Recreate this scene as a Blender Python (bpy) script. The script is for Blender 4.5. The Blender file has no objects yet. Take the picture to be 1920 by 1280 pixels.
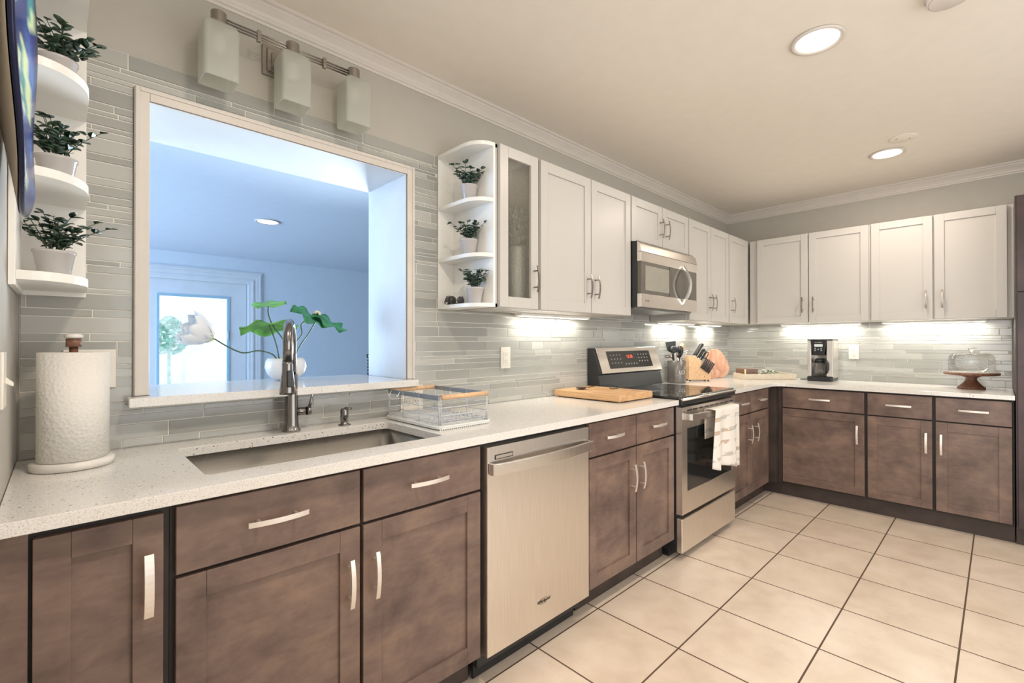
import bpy, bmesh, math, random
from mathutils import Vector, Matrix
R = math.radians
sc = bpy.context.scene
COL = sc.collection

# ------------------------------------------------------------------ camera
cd = bpy.data.cameras.new('camera'); cam = bpy.data.objects.new('camera', cd); COL.objects.link(cam)
rt = Vector((0.70957957, -0.70462473, -0.0009106)); up = Vector((-0.00302849, -0.00434209, 0.99998599)); fw = Vector((0.70461881, 0.70956686, 0.005215))
M4 = Matrix((rt, up, -fw)).transposed().to_4x4(); M4.translation = Vector((0.0866, -1.9217, 1.2395))
cam.matrix_world = M4
cd.sensor_width = 36; cd.lens = 880.42 / 1920 * 36; cd.shift_x = (960 - 987.33) / 1920; cd.shift_y = (636.2 - 640) / 1920
cd.clip_start = 0.02; cd.clip_end = 200
sc.camera = cam
# ------------------------------------------------------------------ world, exposure, large lights
w = bpy.data.worlds.new('world'); sc.world = w; w.use_nodes = True
wn = w.node_tree.nodes; bg = wn['Background']; bg.inputs[0].default_value = (0.80, 0.90, 1.0, 1); bg.inputs[1].default_value = 1.5
vs = sc.view_settings; vs.view_transform = 'Standard'; vs.look = 'None'; vs.exposure = 0.0; vs.gamma = 1.0; vs.use_curve_mapping = False
sc.display_settings.display_device = 'sRGB'

def area(name, loc, size, power, color, rot=(0, 0, 0), size_y=None, shape=None):
    l = bpy.data.lights.new(name, 'AREA'); l.energy = power; l.color = color
    l.shape = shape or ('RECTANGLE' if size_y else 'SQUARE'); l.size = size
    if size_y: l.size_y = size_y
    o = bpy.data.objects.new(name, l); COL.objects.link(o); o.location = loc; o.rotation_euler = rot
    return o
WARM = (1.0, 0.87, 0.74); DAY = (0.43, 0.66, 1.0)
# added unseen fill lights, then the blue window daylight of the room beyond
area('fill_dining', (-1.45, -2.1, 1.25), 1.9, 40, (1.0, 0.965, 0.92), (0, R(-90), 0), 1.9)  # added soft fill behind the camera, standing in for daylight from there
area('fill_south', (2.0, -3.55, 1.35), 3.2, 30, (1.0, 0.93, 0.84), (R(90), 0, 0), 1.9)  # added unseen fill from the south onto the cabinet fronts
lo_ = area('fill_far_soffit', (2.7, 2.3, .95), 0.9, 13, (0.74, 0.87, 1.0), (0, 0, 0), 0.9); lo_.data.spread = R(42)  # added lamp aimed up at the pass-through soffit to brighten it
lo_.rotation_euler = Vector((-2.05, -2.13, .98)).to_track_quat('-Z', 'Y').to_euler()
area('daylight_far_room', (-2.2, 2.6, 1.2), 2.2, 172, DAY, (0, R(-90), 0), 2.6)
# ceiling cans
CANS = [(2.318, -1.394), (3.994, -1.40), (0.62, -1.40)]
for (cx, cy), pw_ in zip(CANS, (9.5, 9.5, 16)):
    area('can_light', (cx, cy, 2.484), 0.14, pw_, WARM, (0, 0, 0), None, 'DISK')

# ------------------------------------------------------------------ dimensions
L = 4.828; H = 2.495; ZC = 0.911; ZB = 0.883
ZU0, ZU1 = 1.3974, 2.1418

# ------------------------------------------------------------------ helpers
ORG = {}
class MB:
    def __init__(s, T=None): s.v = []; s.f = []; s.T = T; s.sm = []
    def p(s, x, y, z):
        q = (x, y, z) if s.T is None else s.T(x, y, z)
        s.v.append(tuple(q)); return len(s.v) - 1
    def face(s, idx, smooth=False): s.f.append(tuple(idx)); s.sm.append(smooth)
    def box(s, x0, x1, y0, y1, z0, z1):
        i = [s.p(x, y, z) for z in (z0, z1) for y in (y0, y1) for x in (x0, x1)]
        for q in ((0, 2, 3, 1), (4, 5, 7, 6), (0, 1, 5, 4), (2, 6, 7, 3), (0, 4, 6, 2), (1, 3, 7, 5)): s.face([i[k] for k in q])
        return s
    def prism(s, poly, a0, a1, ax='z', smooth=False):
        def P(u, v, t): return {'z': (u, v, t), 'y': (u, t, v), 'x': (t, u, v)}[ax]
        A = [s.p(*P(u, v, a0)) for u, v in poly]; B = [s.p(*P(u, v, a1)) for u, v in poly]; n = len(poly)
        s.face(A[::-1]); s.face(B)
        for i in range(n): s.face((A[i], A[(i + 1) % n], B[(i + 1) % n], B[i]), smooth)
        return s
    def lathe(s, prof, c=(0, 0, 0), n=24, ax='z', smooth=True, close=False, sq=1.0):
        rings = []
        for r, h in prof:
            if abs(r) < 1e-7:
                q = {'z': (c[0], c[1], c[2] + h), 'y': (c[0], c[1] + h, c[2]), 'x': (c[0] + h, c[1], c[2])}[ax]; rings.append([s.p(*q)]); continue
            ring = []
            for i in range(n):
                a = 2 * math.pi * i / n; u = r * math.cos(a); v = r * math.sin(a) * sq
                q = {'z': (c[0] + u, c[1] + v, c[2] + h), 'y': (c[0] + u, c[1] + h, c[2] + v), 'x': (c[0] + h, c[1] + u, c[2] + v)}[ax]
                ring.append(s.p(*q))
            rings.append(ring)
        if close: rings.append(rings[0])
        for a, b in zip(rings, rings[1:]):
            if len(a) == 1 and len(b) == 1: continue
            for i in range(n):
                j = (i + 1) % n
                if len(a) == 1: s.face((a[0], b[j], b[i]), smooth)
                elif len(b) == 1: s.face((a[i], a[j], b[0]), smooth)
                else: s.face((a[i], a[j], b[j], b[i]), smooth)
        if not close:
            if len(rings[0]) > 1: s.face(rings[0][::-1])
            if len(rings[-1]) > 1: s.face(rings[-1])
        return s
    def cyl(s, c, r, h, n=20, ax='z', r2=None): return s.lathe([(r, 0), (r if r2 is None else r2, h)], c, n, ax)
    def tube(s, pts, r, n=8, closed=False):
        pts = [Vector(p) for p in pts]; m = len(pts); rs = r if isinstance(r, (list, tuple)) else [r] * m
        prev = None; rings = []
        for i, p in enumerate(pts):
            if closed: t = (pts[(i + 1) % m] - pts[i - 1])
            else: t = pts[min(i + 1, m - 1)] - pts[max(i - 1, 0)]
            t.normalize()
            if prev is None: a = t.cross(Vector((0.123, 0.31, 1)) if abs(t.z) < .9 else Vector((1, 0.1, 0)))
            else: a = prev - t * prev.dot(t)
            a.normalize(); prev = a; b = t.cross(a)
            rings.append([s.p(*(p + (a * math.cos(2 * math.pi * k / n) + b * math.sin(2 * math.pi * k / n)) * rs[i])) for k in range(n)])
        seq = list(zip(rings, rings[1:])) + ([(rings[-1], rings[0])] if closed else [])
        for A, B in seq:
            for k in range(n): s.face((A[k], A[(k + 1) % n], B[(k + 1) % n], B[k]), True)
        if not closed: s.face(rings[0][::-1]); s.face(rings[-1])
        return s
    def strip(s, pts, side, hw, ht):
        """sweep a flat rectangular bar: side = constant width direction"""
        pts = [Vector(p) for p in pts]; side = Vector(side).normalized(); rings = []
        for i, p in enumerate(pts):
            t = (pts[min(i + 1, len(pts) - 1)] - pts[max(i - 1, 0)]).normalized(); nn = t.cross(side).normalized()
            rings.append([s.p(*(p + side * a * hw + nn * b * ht)) for a, b in ((-1, -1), (1, -1), (1, 1), (-1, 1))])
        for A, B in zip(rings, rings[1:]):
            for k in range(4): s.face((A[k], A[(k + 1) % 4], B[(k + 1) % 4], B[k]))
        s.face(rings[0][::-1]); s.face(rings[-1]); return s
    def ellipsoid(s, c, r, n=14, m=8, rot=None):
        prof = [(math.sin(math.pi * i / m), -math.cos(math.pi * i / m)) for i in range(m + 1)]
        rings = []
        for a, h in prof:
            ring = []
            for i in range(n if a > 1e-6 else 1):
                t = 2 * math.pi * i / n; q = Vector((r[0] * a * math.cos(t), r[1] * a * math.sin(t), r[2] * h))
                if rot is not None: q = rot @ q
                ring.append(s.p(*(Vector(c) + q)))
            rings.append(ring)
        for A, B in zip(rings, rings[1:]):
            for i in range(n):
                j = (i + 1) % n
                if len(A) == 1: s.face((A[0], B[j], B[i]), True)
                elif len(B) == 1: s.face((A[i], A[j], B[0]), True)
                else: s.face((A[i], A[j], B[j], B[i]), True)
        return s
    def build(s, name, mat, parent=None, bevel=0, solid=0, sub=0, local=False, fixn=True, seg=2):
        me = bpy.data.meshes.new(name)
        if parent is not None: o0 = Vector((0, 0, 0)) if local else ORG[parent.name]
        else:
            xs = [v[0] for v in s.v]; ys = [v[1] for v in s.v]; zs = [v[2] for v in s.v]
            o0 = Vector(((min(xs) + max(xs)) / 2, (min(ys) + max(ys)) / 2, min(zs)))
        me.from_pydata([(v[0] - o0.x, v[1] - o0.y, v[2] - o0.z) for v in s.v], [], s.f)
        me.polygons.foreach_set('use_smooth', s.sm)
        if fixn:
            b = bmesh.new(); b.from_mesh(me); bmesh.ops.recalc_face_normals(b, faces=b.faces); b.to_mesh(me); b.free()
        me.materials.append(mat); me.update()
        o = bpy.data.objects.new(name, me); COL.objects.link(o)
        if parent is not None: o.parent = parent; ORG[o.name] = o0 if not local else Vector((0, 0, 0))
        else: o.location = o0; ORG[o.name] = o0
        if solid: m = o.modifiers.new('s', 'SOLIDIFY'); m.thickness = solid; m.offset = 0
        if bevel: m = o.modifiers.new('b', 'BEVEL'); m.width = bevel; m.segments = seg; m.limit_method = 'ANGLE'; m.angle_limit = R(40)
        if sub: m = o.modifiers.new('u', 'SUBSURF'); m.levels = sub; m.render_levels = sub
        return o

def tag(o, label=None, cat=None, group=None, kind=None):
    if label: o['label'] = label
    if cat: o['category'] = cat
    if group: o['group'] = group
    if kind: o['kind'] = kind
    return o
def thing(name, loc, label, cat, group=None, rotz=0):
    o = bpy.data.objects.new(name, None); COL.objects.link(o); o.location = loc; o.rotation_euler.z = rotz; o.empty_display_size = .05
    ORG[o.name] = Vector(loc); return tag(o, label, cat, group)
def struct(o): return tag(o, kind='structure')
def copy_tree(o, parent=None):
    c = o.copy(); COL.objects.link(c); c.parent = parent
    for ch in list(o.children): copy_tree(ch, c)
    return c
def text(name, body, size, mat, parent, M, ext=0.0006, shear=0, local=False):
    cu = bpy.data.curves.new('t', 'FONT'); cu.body = body; cu.size = size; cu.extrude = ext; cu.align_x = 'CENTER'; cu.align_y = 'CENTER'; cu.shear = shear
    to = bpy.data.objects.new('t', cu); COL.objects.link(to); bpy.context.view_layer.update()
    me = bpy.data.meshes.new_from_object(to.evaluated_get(bpy.context.evaluated_depsgraph_get()))
    bpy.data.objects.remove(to)
    o0 = Vector((0, 0, 0)) if local else ORG[parent.name]
    for v in me.vertices: v.co = (M @ v.co) - o0
    me.materials.clear(); me.materials.append(mat); me.name = name
    o = bpy.data.objects.new(name, me); COL.objects.link(o); o.parent = parent; ORG[o.name] = o0; return o
def frame(c, xdir, ydir):
    x = Vector(xdir).normalized(); y = Vector(ydir).normalized(); z = x.cross(y)
    m = Matrix((x, y, z)).transposed().to_4x4(); m.translation = Vector(c); return m

# ------------------------------------------------------------------ materials
def nt(name):
    m = bpy.data.materials.new(name); m.use_nodes = True; t = m.node_tree
    return m, t, t.nodes['Principled BSDF']
def N(t, ty, **k):
    n = t.nodes.new(ty)
    for a, b in k.items(): setattr(n, a, b)
    return n
def coords(t, scale=(1, 1, 1), src='Object', rot=(0, 0, 0)):
    tc = N(t, 'ShaderNodeTexCoord'); mp = N(t, 'ShaderNodeMapping'); mp.inputs['Scale'].default_value = scale; mp.inputs['Rotation'].default_value = rot
    t.links.new(tc.outputs[src], mp.inputs[0]); return mp.outputs[0]
def geo(t):
    return N(t, 'ShaderNodeNewGeometry').outputs['Position']
def ramp(t, fac, stops):
    r = N(t, 'ShaderNodeValToRGB'); e = r.color_ramp.elements
    e[0].position, e[0].color = stops[0][0], (*stops[0][1], 1); e[1].position, e[1].color = stops[-1][0], (*stops[-1][1], 1)
    for p, c in stops[1:-1]: q = e.new(p); q.color = (*c, 1)
    t.links.new(fac, r.inputs[0]); return r.outputs[0]
def noise(t, vec, scale, detail=3, rough=.5, dist=0):
    n = N(t, 'ShaderNodeTexNoise'); n.inputs['Scale'].default_value = scale; n.inputs['Detail'].default_value = detail; n.inputs['Roughness'].default_value = rough; n.inputs['Distortion'].default_value = dist
    t.links.new(vec, n.inputs['Vector']); return n.outputs['Fac']
def bump(t, bs, h, strength=.2, dist=.002):
    b = N(t, 'ShaderNodeBump'); b.inputs['Strength'].default_value = strength; b.inputs['Distance'].default_value = dist
    t.links.new(h, b.inputs['Height']); t.links.new(b.outputs[0], bs.inputs['Normal'])
def plain(name, col, rough=.5, metal=0, var=.06, scale=12, bmp=0, bscale=200, stretch=(1, 1, 1), spec=.5, coat=0):
    m, t, b = nt(name)
    v = coords(t, stretch); f = noise(t, v, scale)
    lo = tuple(c * (1 - var) for c in col); hi = tuple(min(1, c * (1 + var)) for c in col)
    t.links.new(ramp(t, f, [(.35, lo), (.65, hi)]), b.inputs['Base Color'])
    b.inputs['Roughness'].default_value = rough; b.inputs['Metallic'].default_value = metal; b.inputs['Specular IOR Level'].default_value = spec
    if coat: b.inputs['Coat Weight'].default_value = coat; b.inputs['Coat Roughness'].default_value = .08
    if bmp: bump(t, b, noise(t, v, bscale, 2), bmp, .001)
    return m
M = {}
M['wall'] = plain('wall_paint', (0.47, 0.445, 0.395), .7, bmp=.08, bscale=300, var=.015)
M['ceil'] = plain('ceiling_paint', (0.82, 0.765, 0.68), .75, bmp=.1, bscale=250, var=.012)
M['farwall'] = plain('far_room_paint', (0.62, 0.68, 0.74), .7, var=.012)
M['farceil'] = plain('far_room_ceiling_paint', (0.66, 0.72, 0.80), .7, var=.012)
M['trim'] = plain('trim_paint', (0.67, 0.62, 0.565), .4, var=.015)
M['jamb'] = plain('jamb_paint', (0.68, 0.70, 0.72), .45, var=.03, scale=5)
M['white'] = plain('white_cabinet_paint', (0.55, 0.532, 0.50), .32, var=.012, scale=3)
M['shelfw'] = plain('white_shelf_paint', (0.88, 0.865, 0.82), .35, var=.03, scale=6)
M['plastic'] = plain('ivory_plastic', (0.80, 0.76, 0.68), .35, var=.01)
M['slot'] = plain('socket_slots', (0.10, 0.09, 0.07), .6)
M['black'] = plain('black_plastic', (0.018, 0.019, 0.021), .3, var=.1)
M['blackgap'] = plain('dark_cabinet_frame', (0.028, 0.021, 0.018), .6, var=.15)
M['blackglass'] = plain('black_glass', (0.012, 0.014, 0.015), .06, var=.05, spec=.8)
M['chrome'] = plain('polished_chrome', (0.82, 0.81, 0.80), .12, 1, var=.02)
M['handle'] = plain('satin_nickel', (0.80, 0.74, 0.68), .42, .75, var=.03)
M['nickel'] = plain('brushed_nickel', (0.36, 0.33, 0.30), .3, 1, var=.08, scale=40, stretch=(1, 1, 8))
M['gunmetal'] = plain('gunmetal_faucet', (0.25, 0.235, 0.225), .18, 1, var=.05)
M['marble'] = plain('white_marble', (0.76, 0.73, 0.67), .25, var=.08, scale=18)
M['wood_dark'] = plain('walnut', (0.19, 0.085, 0.05), .4, var=.35, scale=18, stretch=(1, 6, 6))
M['wood_light'] = plain('beech', (0.72, 0.46, 0.26), .5, var=.12, scale=14, stretch=(6, 1, 6))
M['pottery'] = plain('grey_glazed_pot', (0.50, 0.475, 0.46), .18, var=.05, coat=.3)
M['vase'] = plain('white_ceramic', (0.78, 0.77, 0.76), .18, var=.02)
M['leafd'] = plain('dark_leaf', (0.022, 0.055, 0.026), .32, var=.5, scale=60)
M['stemd'] = plain('dark_stem', (0.03, 0.05, 0.022), .5, var=.3)
M['soil'] = plain('soil', (0.03, 0.022, 0.016), .9, var=.4, scale=200)
M['leafl'] = plain('lotus_leaf', (0.13, 0.38, 0.05), .4, var=.35, scale=22)
M['leafg'] = plain('deep_lotus_leaf', (0.03, 0.20, 0.07), .4, var=.35, scale=22)
M['stem'] = plain('lotus_stem', (0.05, 0.11, 0.05), .5, var=.2)
M['stonef'] = plain('dark_carved_figurine', (0.06, 0.055, 0.052), .35, var=.5, scale=120, bmp=.4, bscale=150)
M['wire'] = plain('white_wire', (0.62, 0.64, 0.68), .3, .3, var=.03)
M['rackmetal'] = plain('grey_steel_band', (0.33, 0.37, 0.42), .35, .6, var=.05)
M['crock'] = plain('grey_metal_crock', (0.20, 0.185, 0.17), .35, .5, var=.12, scale=6)
M['letter'] = plain('white_lettering', (0.80, 0.78, 0.74), .5)
M['ink'] = plain('dark_lettering', (0.05, 0.045, 0.04), .5)
M['creamwood'] = plain('cream_wood', (0.66, 0.58, 0.46), .5, var=.06, scale=10, stretch=(1, 6, 6))
M['brass'] = plain('brass', (0.70, 0.55, 0.25), .3, .9, var=.05)
M['flower'] = plain('white_petals', (0.80, 0.80, 0.77), .6, var=.05, scale=60)
M['toe'] = plain('toe_kick', (0.055, 0.038, 0.032), .5, var=.2, scale=8)
M['pipeblack'] = plain('blackened_iron', (0.03, 0.03, 0.035), .4, .6, var=.2)
M['silicone'] = plain('black_nylon', (0.022, 0.024, 0.026), .42, var=.2)

def m_emit(name, col, st):
    m, t, b = nt(name); b.inputs['Base Color'].default_value = (*col, 1)
    b.inputs['Emission Color'].default_value = (*col, 1); b.inputs['Emission Strength'].default_value = st
    return m
M['lamp'] = m_emit('lamp_diffuser', (1.0, 0.93, 0.84), 5)
M['strip'] = m_emit('light_strip', (1.0, 0.97, 0.88), 6)
M['led'] = m_emit('red_clock_digits', (1.0, 0.12, 0.05), 1.2)
M['lcd'] = m_emit('pale_display', (0.55, 0.62, 0.60), .25)

def m_dark():
    m, t, b = nt('stained_brown_wood')
    P = geo(t)
    mp = N(t, 'ShaderNodeMapping'); mp.inputs['Scale'].default_value = (1, 1, 1.3); t.links.new(P, mp.inputs[0])
    n1 = noise(t, mp.outputs[0], 5.5, 5, .62, .2)
    mp2 = N(t, 'ShaderNodeMapping'); mp2.inputs['Scale'].default_value = (2.5, 2.5, 14); t.links.new(P, mp2.inputs[0])
    n2 = noise(t, mp2.outputs[0], 3, 4, .6, .8)
    mx = N(t, 'ShaderNodeMix', data_type='FLOAT'); mx.inputs[0].default_value = .2; t.links.new(n1, mx.inputs[2]); t.links.new(n2, mx.inputs[3])
    c = ramp(t, mx.outputs[0], [(.30, (0.095, 0.061, 0.054)), (.44, (0.155, 0.103, 0.085)), (.54, (0.200, 0.135, 0.107)), (.68, (0.27, 0.18, 0.135))])
    t.links.new(c, b.inputs['Base Color']); b.inputs['Roughness'].default_value = .34; b.inputs['Specular IOR Level'].default_value = .4
    bump(t, b, n2, .06, .001); return m
M['dark'] = m_dark()
def m_quartz():
    m, t, b = nt('speckled_quartz'); P = geo(t)
    v = N(t, 'ShaderNodeTexVoronoi'); v.inputs['Scale'].default_value = 210; t.links.new(P, v.inputs['Vector'])
    v2 = N(t, 'ShaderNodeTexVoronoi'); v2.inputs['Scale'].default_value = 75; t.links.new(P, v2.inputs['Vector'])
    base = ramp(t, noise(t, P, 320, 2), [(.35, (0.69, 0.66, 0.615)), (.6, (0.81, 0.79, 0.755))])
    s1 = ramp(t, v.outputs['Distance'], [(.16, (1, 1, 1)), (.24, (0, 0, 0))])
    s2 = ramp(t, v2.outputs['Distance'], [(.13, (1, 1, 1)), (.19, (0, 0, 0))])
    gate = ramp(t, v2.outputs['Color'], [(.55, (0, 0, 0)), (.60, (1, 1, 1))])
    m1 = N(t, 'ShaderNodeMix', data_type='RGBA'); t.links.new(s1, m1.inputs[0]); t.links.new(base, m1.inputs[6]); m1.inputs[7].default_value = (0.50, 0.42, 0.33, 1)
    g = N(t, 'ShaderNodeMath', operation='MULTIPLY'); t.links.new(s2, g.inputs[0]); t.links.new(gate, g.inputs[1])
    m2 = N(t, 'ShaderNodeMix', data_type='RGBA'); t.links.new(g.outputs[0], m2.inputs[0]); t.links.new(m1.outputs[2], m2.inputs[6]); m2.inputs[7].default_value = (0.20, 0.13, 0.085, 1)
    t.links.new(m2.outputs[2], b.inputs['Base Color']); b.inputs['Roughness'].default_value = .14; return m
M['quartz'] = m_quartz()
def m_floor():
    m, t, b = nt('floor_tiles'); P = geo(t); s = .4005
    mp = N(t, 'ShaderNodeMapping'); mp.vector_type = 'POINT'; mp.inputs['Location'].default_value = (-1.8641, 1.0012, 0); t.links.new(P, mp.inputs[0])
    br = N(t, 'ShaderNodeTexBrick'); br.offset = 0; br.squash = 1
    for k, vv in (('Scale', 1), ('Mortar Size', .0035), ('Mortar Smooth', .1), ('Brick Width', s), ('Row Height', s), ('Bias', 0)): br.inputs[k].default_value = vv
    br.inputs['Color1'].default_value = (1, 1, 1, 1); br.inputs['Color2'].default_value = (.93, .92, .90, 1); br.inputs['Mortar'].default_value = (0, 0, 0, 1)
    t.links.new(mp.outputs[0], br.inputs['Vector'])
    c = ramp(t, noise(t, P, 6, 6, .6, .3), [(.3, (0.68, 0.555, 0.44)), (.5, (0.76, 0.635, 0.515)), (.72, (0.83, 0.71, 0.59))])
    mu = N(t, 'ShaderNodeMix', data_type='RGBA', blend_type='MULTIPLY'); mu.inputs[0].default_value = 1; t.links.new(c, mu.inputs[6]); t.links.new(br.outputs['Color'], mu.inputs[7])
    mx = N(t, 'ShaderNodeMix', data_type='RGBA'); t.links.new(br.outputs['Fac'], mx.inputs[0]); t.links.new(mu.outputs[2], mx.inputs[6]); mx.inputs[7].default_value = (0.115, 0.072, 0.045, 1)
    t.links.new(mx.outputs[2], b.inputs['Base Color'])
    rr = ramp(t, br.outputs['Fac'], [(.2, (.28, .28, .28)), (.8, (.9, .9, .9))]); t.links.new(rr, b.inputs['Roughness'])
    inv = N(t, 'ShaderNodeMath', operation='SUBTRACT'); inv.inputs[0].default_value = 1; t.links.new(br.outputs['Fac'], inv.inputs[1])
    bump(t, b, inv.outputs[0], .5, .002); return m
M['floor'] = m_floor()
def m_tile():
    m, t, b = nt('glass_mosaic_tile')
    g = N(t, 'ShaderNodeNewGeometry')
    c = ramp(t, g.outputs['Random Per Island'], [(0, (0.34, 0.342, 0.32)), (.5, (0.42, 0.422, 0.395)), (1, (0.50, 0.498, 0.465))])
    t.links.new(c, b.inputs['Base Color']); b.inputs['Roughness'].default_value = .12; b.inputs['Specular IOR Level'].default_value = .6
    bump(t, b, noise(t, g.outputs['Position'], 30, 2), .05, .004); return m
M['tile'] = m_tile()
M['grout'] = plain('pale_grout', (0.80, 0.77, 0.70), .8, var=.05)
def m_steel(name, col, rough, along):
    m, t, b = nt(name); st = {'x': (1, 60, 60), 'z': (60, 60, 1)}[along]
    v = coords(t, st); f = noise(t, v, 6, 3, .6)
    t.links.new(ramp(t, f, [(.3, tuple(c * .92 for c in col)), (.7, tuple(min(1, c * 1.06) for c in col))]), b.inputs['Base Color'])
    b.inputs['Metallic'].default_value = 1; b.inputs['Roughness'].default_value = rough
    b.inputs['Anisotropic'].default_value = .5
    bump(t, b, f, .03, .0006); return m
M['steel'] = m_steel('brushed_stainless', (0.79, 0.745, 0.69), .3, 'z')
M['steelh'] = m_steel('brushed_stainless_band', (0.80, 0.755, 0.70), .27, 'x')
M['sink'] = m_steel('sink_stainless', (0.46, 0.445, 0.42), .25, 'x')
def m_glass(name, col=(1, 1, 1), rough=0.0, ior=1.45, bmp=0, bscale=40, tr=None):
    m, t, b = nt(name); b.inputs['Base Color'].default_value = (*col, 1); b.inputs['Roughness'].default_value = rough
    b.inputs['IOR'].default_value = ior; b.inputs['Transmission Weight'].default_value = 1
    if bmp: bump(t, b, noise(t, coords(t), bscale, 2), bmp, .003)
    out = [n for n in t.nodes if n.type == 'OUTPUT_MATERIAL'][0]
    if tr is not None:
        tb = N(t, 'ShaderNodeBsdfTransparent'); tb.inputs[0].default_value = (*col, 1); ms = N(t, 'ShaderNodeMixShader'); ms.inputs[0].default_value = tr
        t.links.new(b.outputs[0], ms.inputs[1]); t.links.new(tb.outputs[0], ms.inputs[2]); t.links.new(ms.outputs[0], out.inputs[0])
    return m
M['glass'] = m_glass('clear_glass', tr=.72)
M['glassdark'] = m_glass('carafe_glass', (.88, .88, .88), tr=.6)
M['seeded'] = m_glass('seeded_cabinet_glass', (.90, .90, .87), .05, bmp=.6, bscale=110, tr=.5)
def m_frost():
    m, t, b = nt('frosted_shade_glass'); out = [n for n in t.nodes if n.type == 'OUTPUT_MATERIAL'][0]
    b.inputs['Base Color'].default_value = (0.78, 0.78, 0.74, 1); b.inputs['Roughness'].default_value = .4
    tl = N(t, 'ShaderNodeBsdfTranslucent'); tl.inputs[0].default_value = (0.82, 0.83, 0.78, 1)
    tp = N(t, 'ShaderNodeBsdfTransparent'); tp.inputs[0].default_value = (0.9, 0.9, 0.87, 1)
    a = N(t, 'ShaderNodeMixShader'); a.inputs[0].default_value = .45; t.links.new(b.outputs[0], a.inputs[1]); t.links.new(tl.outputs[0], a.inputs[2])
    c = N(t, 'ShaderNodeMixShader'); c.inputs[0].default_value = .55; t.links.new(a.outputs[0], c.inputs[1]); t.links.new(tp.outputs[0], c.inputs[2])
    t.links.new(c.outputs[0], out.inputs[0]); return m
M['frost'] = m_frost()
def m_towel():
    m, t, b = nt('striped_tea_towel'); v = coords(t, (1, 1, 1))
    sx = N(t, 'ShaderNodeSeparateXYZ'); t.links.new(v, sx.inputs[0])
    wv = N(t, 'ShaderNodeTexWave'); wv.wave_type = 'BANDS'; wv.bands_direction = 'Z'; wv.inputs['Scale'].default_value = 4.2; wv.inputs['Distortion'].default_value = .5; wv.inputs['Detail'].default_value = 1
    t.links.new(v, wv.inputs['Vector'])
    n = noise(t, coords(t, (14, 14, 18)), 1.3, 1)
    band = ramp(t, wv.outputs['Fac'], [(.72, (0, 0, 0)), (.82, (1, 1, 1))]); gate = ramp(t, n, [(.43, (0, 0, 0)), (.50, (1, 1, 1))])
    g = N(t, 'ShaderNodeMath', operation='MULTIPLY'); t.links.new(band, g.inputs[0]); t.links.new(gate, g.inputs[1])
    sc_ = ramp(t, noise(t, coords(t, (1, 1, 1)), 7, 0), [(.45, (0.56, 0.43, 0.32)), (.55, (0.56, 0.55, 0.52))])
    mx = N(t, 'ShaderNodeMix', data_type='RGBA'); t.links.new(g.outputs[0], mx.inputs[0]); mx.inputs[6].default_value = (0.82, 0.77, 0.70, 1); t.links.new(sc_, mx.inputs[7])
    t.links.new(mx.outputs[2], b.inputs['Base Color']); b.inputs['Roughness'].default_value = .9
    bump(t, b, noise(t, v, 400, 2), .3, .001); return m
M['towel'] = m_towel()
def m_paper():
    m, t, b = nt('quilted_paper'); v = N(t, 'ShaderNodeTexVoronoi'); v.inputs['Scale'].default_value = 110; t.links.new(coords(t), v.inputs['Vector'])
    b.inputs['Base Color'].default_value = (0.80, 0.775, 0.72, 1); b.inputs['Roughness'].default_value = .9; bump(t, b, v.outputs['Distance'], .45, .003); return m
M['paper'] = m_paper()
def m_board(name, cols, sc_):
    m, t, b = nt(name); v = coords(t, sc_); f = noise(t, v, 4, 5, .6, .6)
    t.links.new(ramp(t, f, [(.25, cols[0]), (.5, cols[1]), (.75, cols[2])]), b.inputs['Base Color']); b.inputs['Roughness'].default_value = .45; return m
M['maple'] = m_board('maple_board', ((0.42, 0.21, 0.09), (0.66, 0.40, 0.20), (0.76, 0.50, 0.28)), (6, 1.5, 30))
M['acacia'] = m_board('acacia_board', ((0.36, 0.15, 0.09), (0.58, 0.31, 0.20), (0.82, 0.58, 0.42)), (3, 3, 1.5))
M['boxwood'] = m_board('brown_box_wood', ((0.10, 0.055, 0.04), (0.19, 0.11, 0.075), (0.30, 0.18, 0.12)), (3, 3, 40))
def m_vcol():
    m, t, b = nt('blue_art_glaze'); a = N(t, 'ShaderNodeVertexColor'); a.layer_name = 'Col'
    t.links.new(a.outputs[0], b.inputs['Base Color']); b.inputs['Roughness'].default_value = .22; b.inputs['Specular IOR Level'].default_value = .35; return m
M['glaze'] = m_vcol()
M['bisque'] = plain('unglazed_clay', (0.70, 0.62, 0.52), .6, var=.05)

# ------------------------------------------------------------------ ROOM SHELL
WT = .345
b = MB(); b.box(-1.5, .2845, 0, WT, 0, H); b.box(1.2045, L + .6, 0, WT, 0, H); b.box(.2845, 1.2045, 0, WT, 0, 1.041); b.box(.2845, 1.2045, 0, WT, 2.0047, H)
wall_n = struct(b.build('wall_north', M['wall']))
# painted reveal lining of the pass-through (thin boards)
struct(MB().box(L, L + .12, -3.6, 0, 0, H).build('wall_east', M['wall']))
struct(MB().box(-.12, 0, -1.3, 0, 0, H).build('wall_west', M['wall']))
b = MB(); b.box(-1.62, -1.5, -3.6, -3.05, 0, H); b.box(-1.62, -1.5, -1.15, .345, 0, H); b.box(-1.62, -1.5, -3.05, -1.15, 2.2, H); struct(b.build('wall_dining', M['wall']))
b = MB(); b.box(-1.5, .4, -3.72, -3.6, 0, H); b.box(3.6, L, -3.72, -3.6, 0, H); b.box(.4, 3.6, -3.72, -3.6, 2.3, H); b.box(.4, 3.6, -3.72, -3.6, 0, .4); struct(b.build('wall_south', M['wall']))
struct(MB().box(-1.62, L + .12, -3.72, WT, -.1, 0).build('floor', M['floor']))
struct(MB().box(-1.62, L + .12, -3.72, WT, H, H + .1).build('ceiling', M['ceil']))
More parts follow.
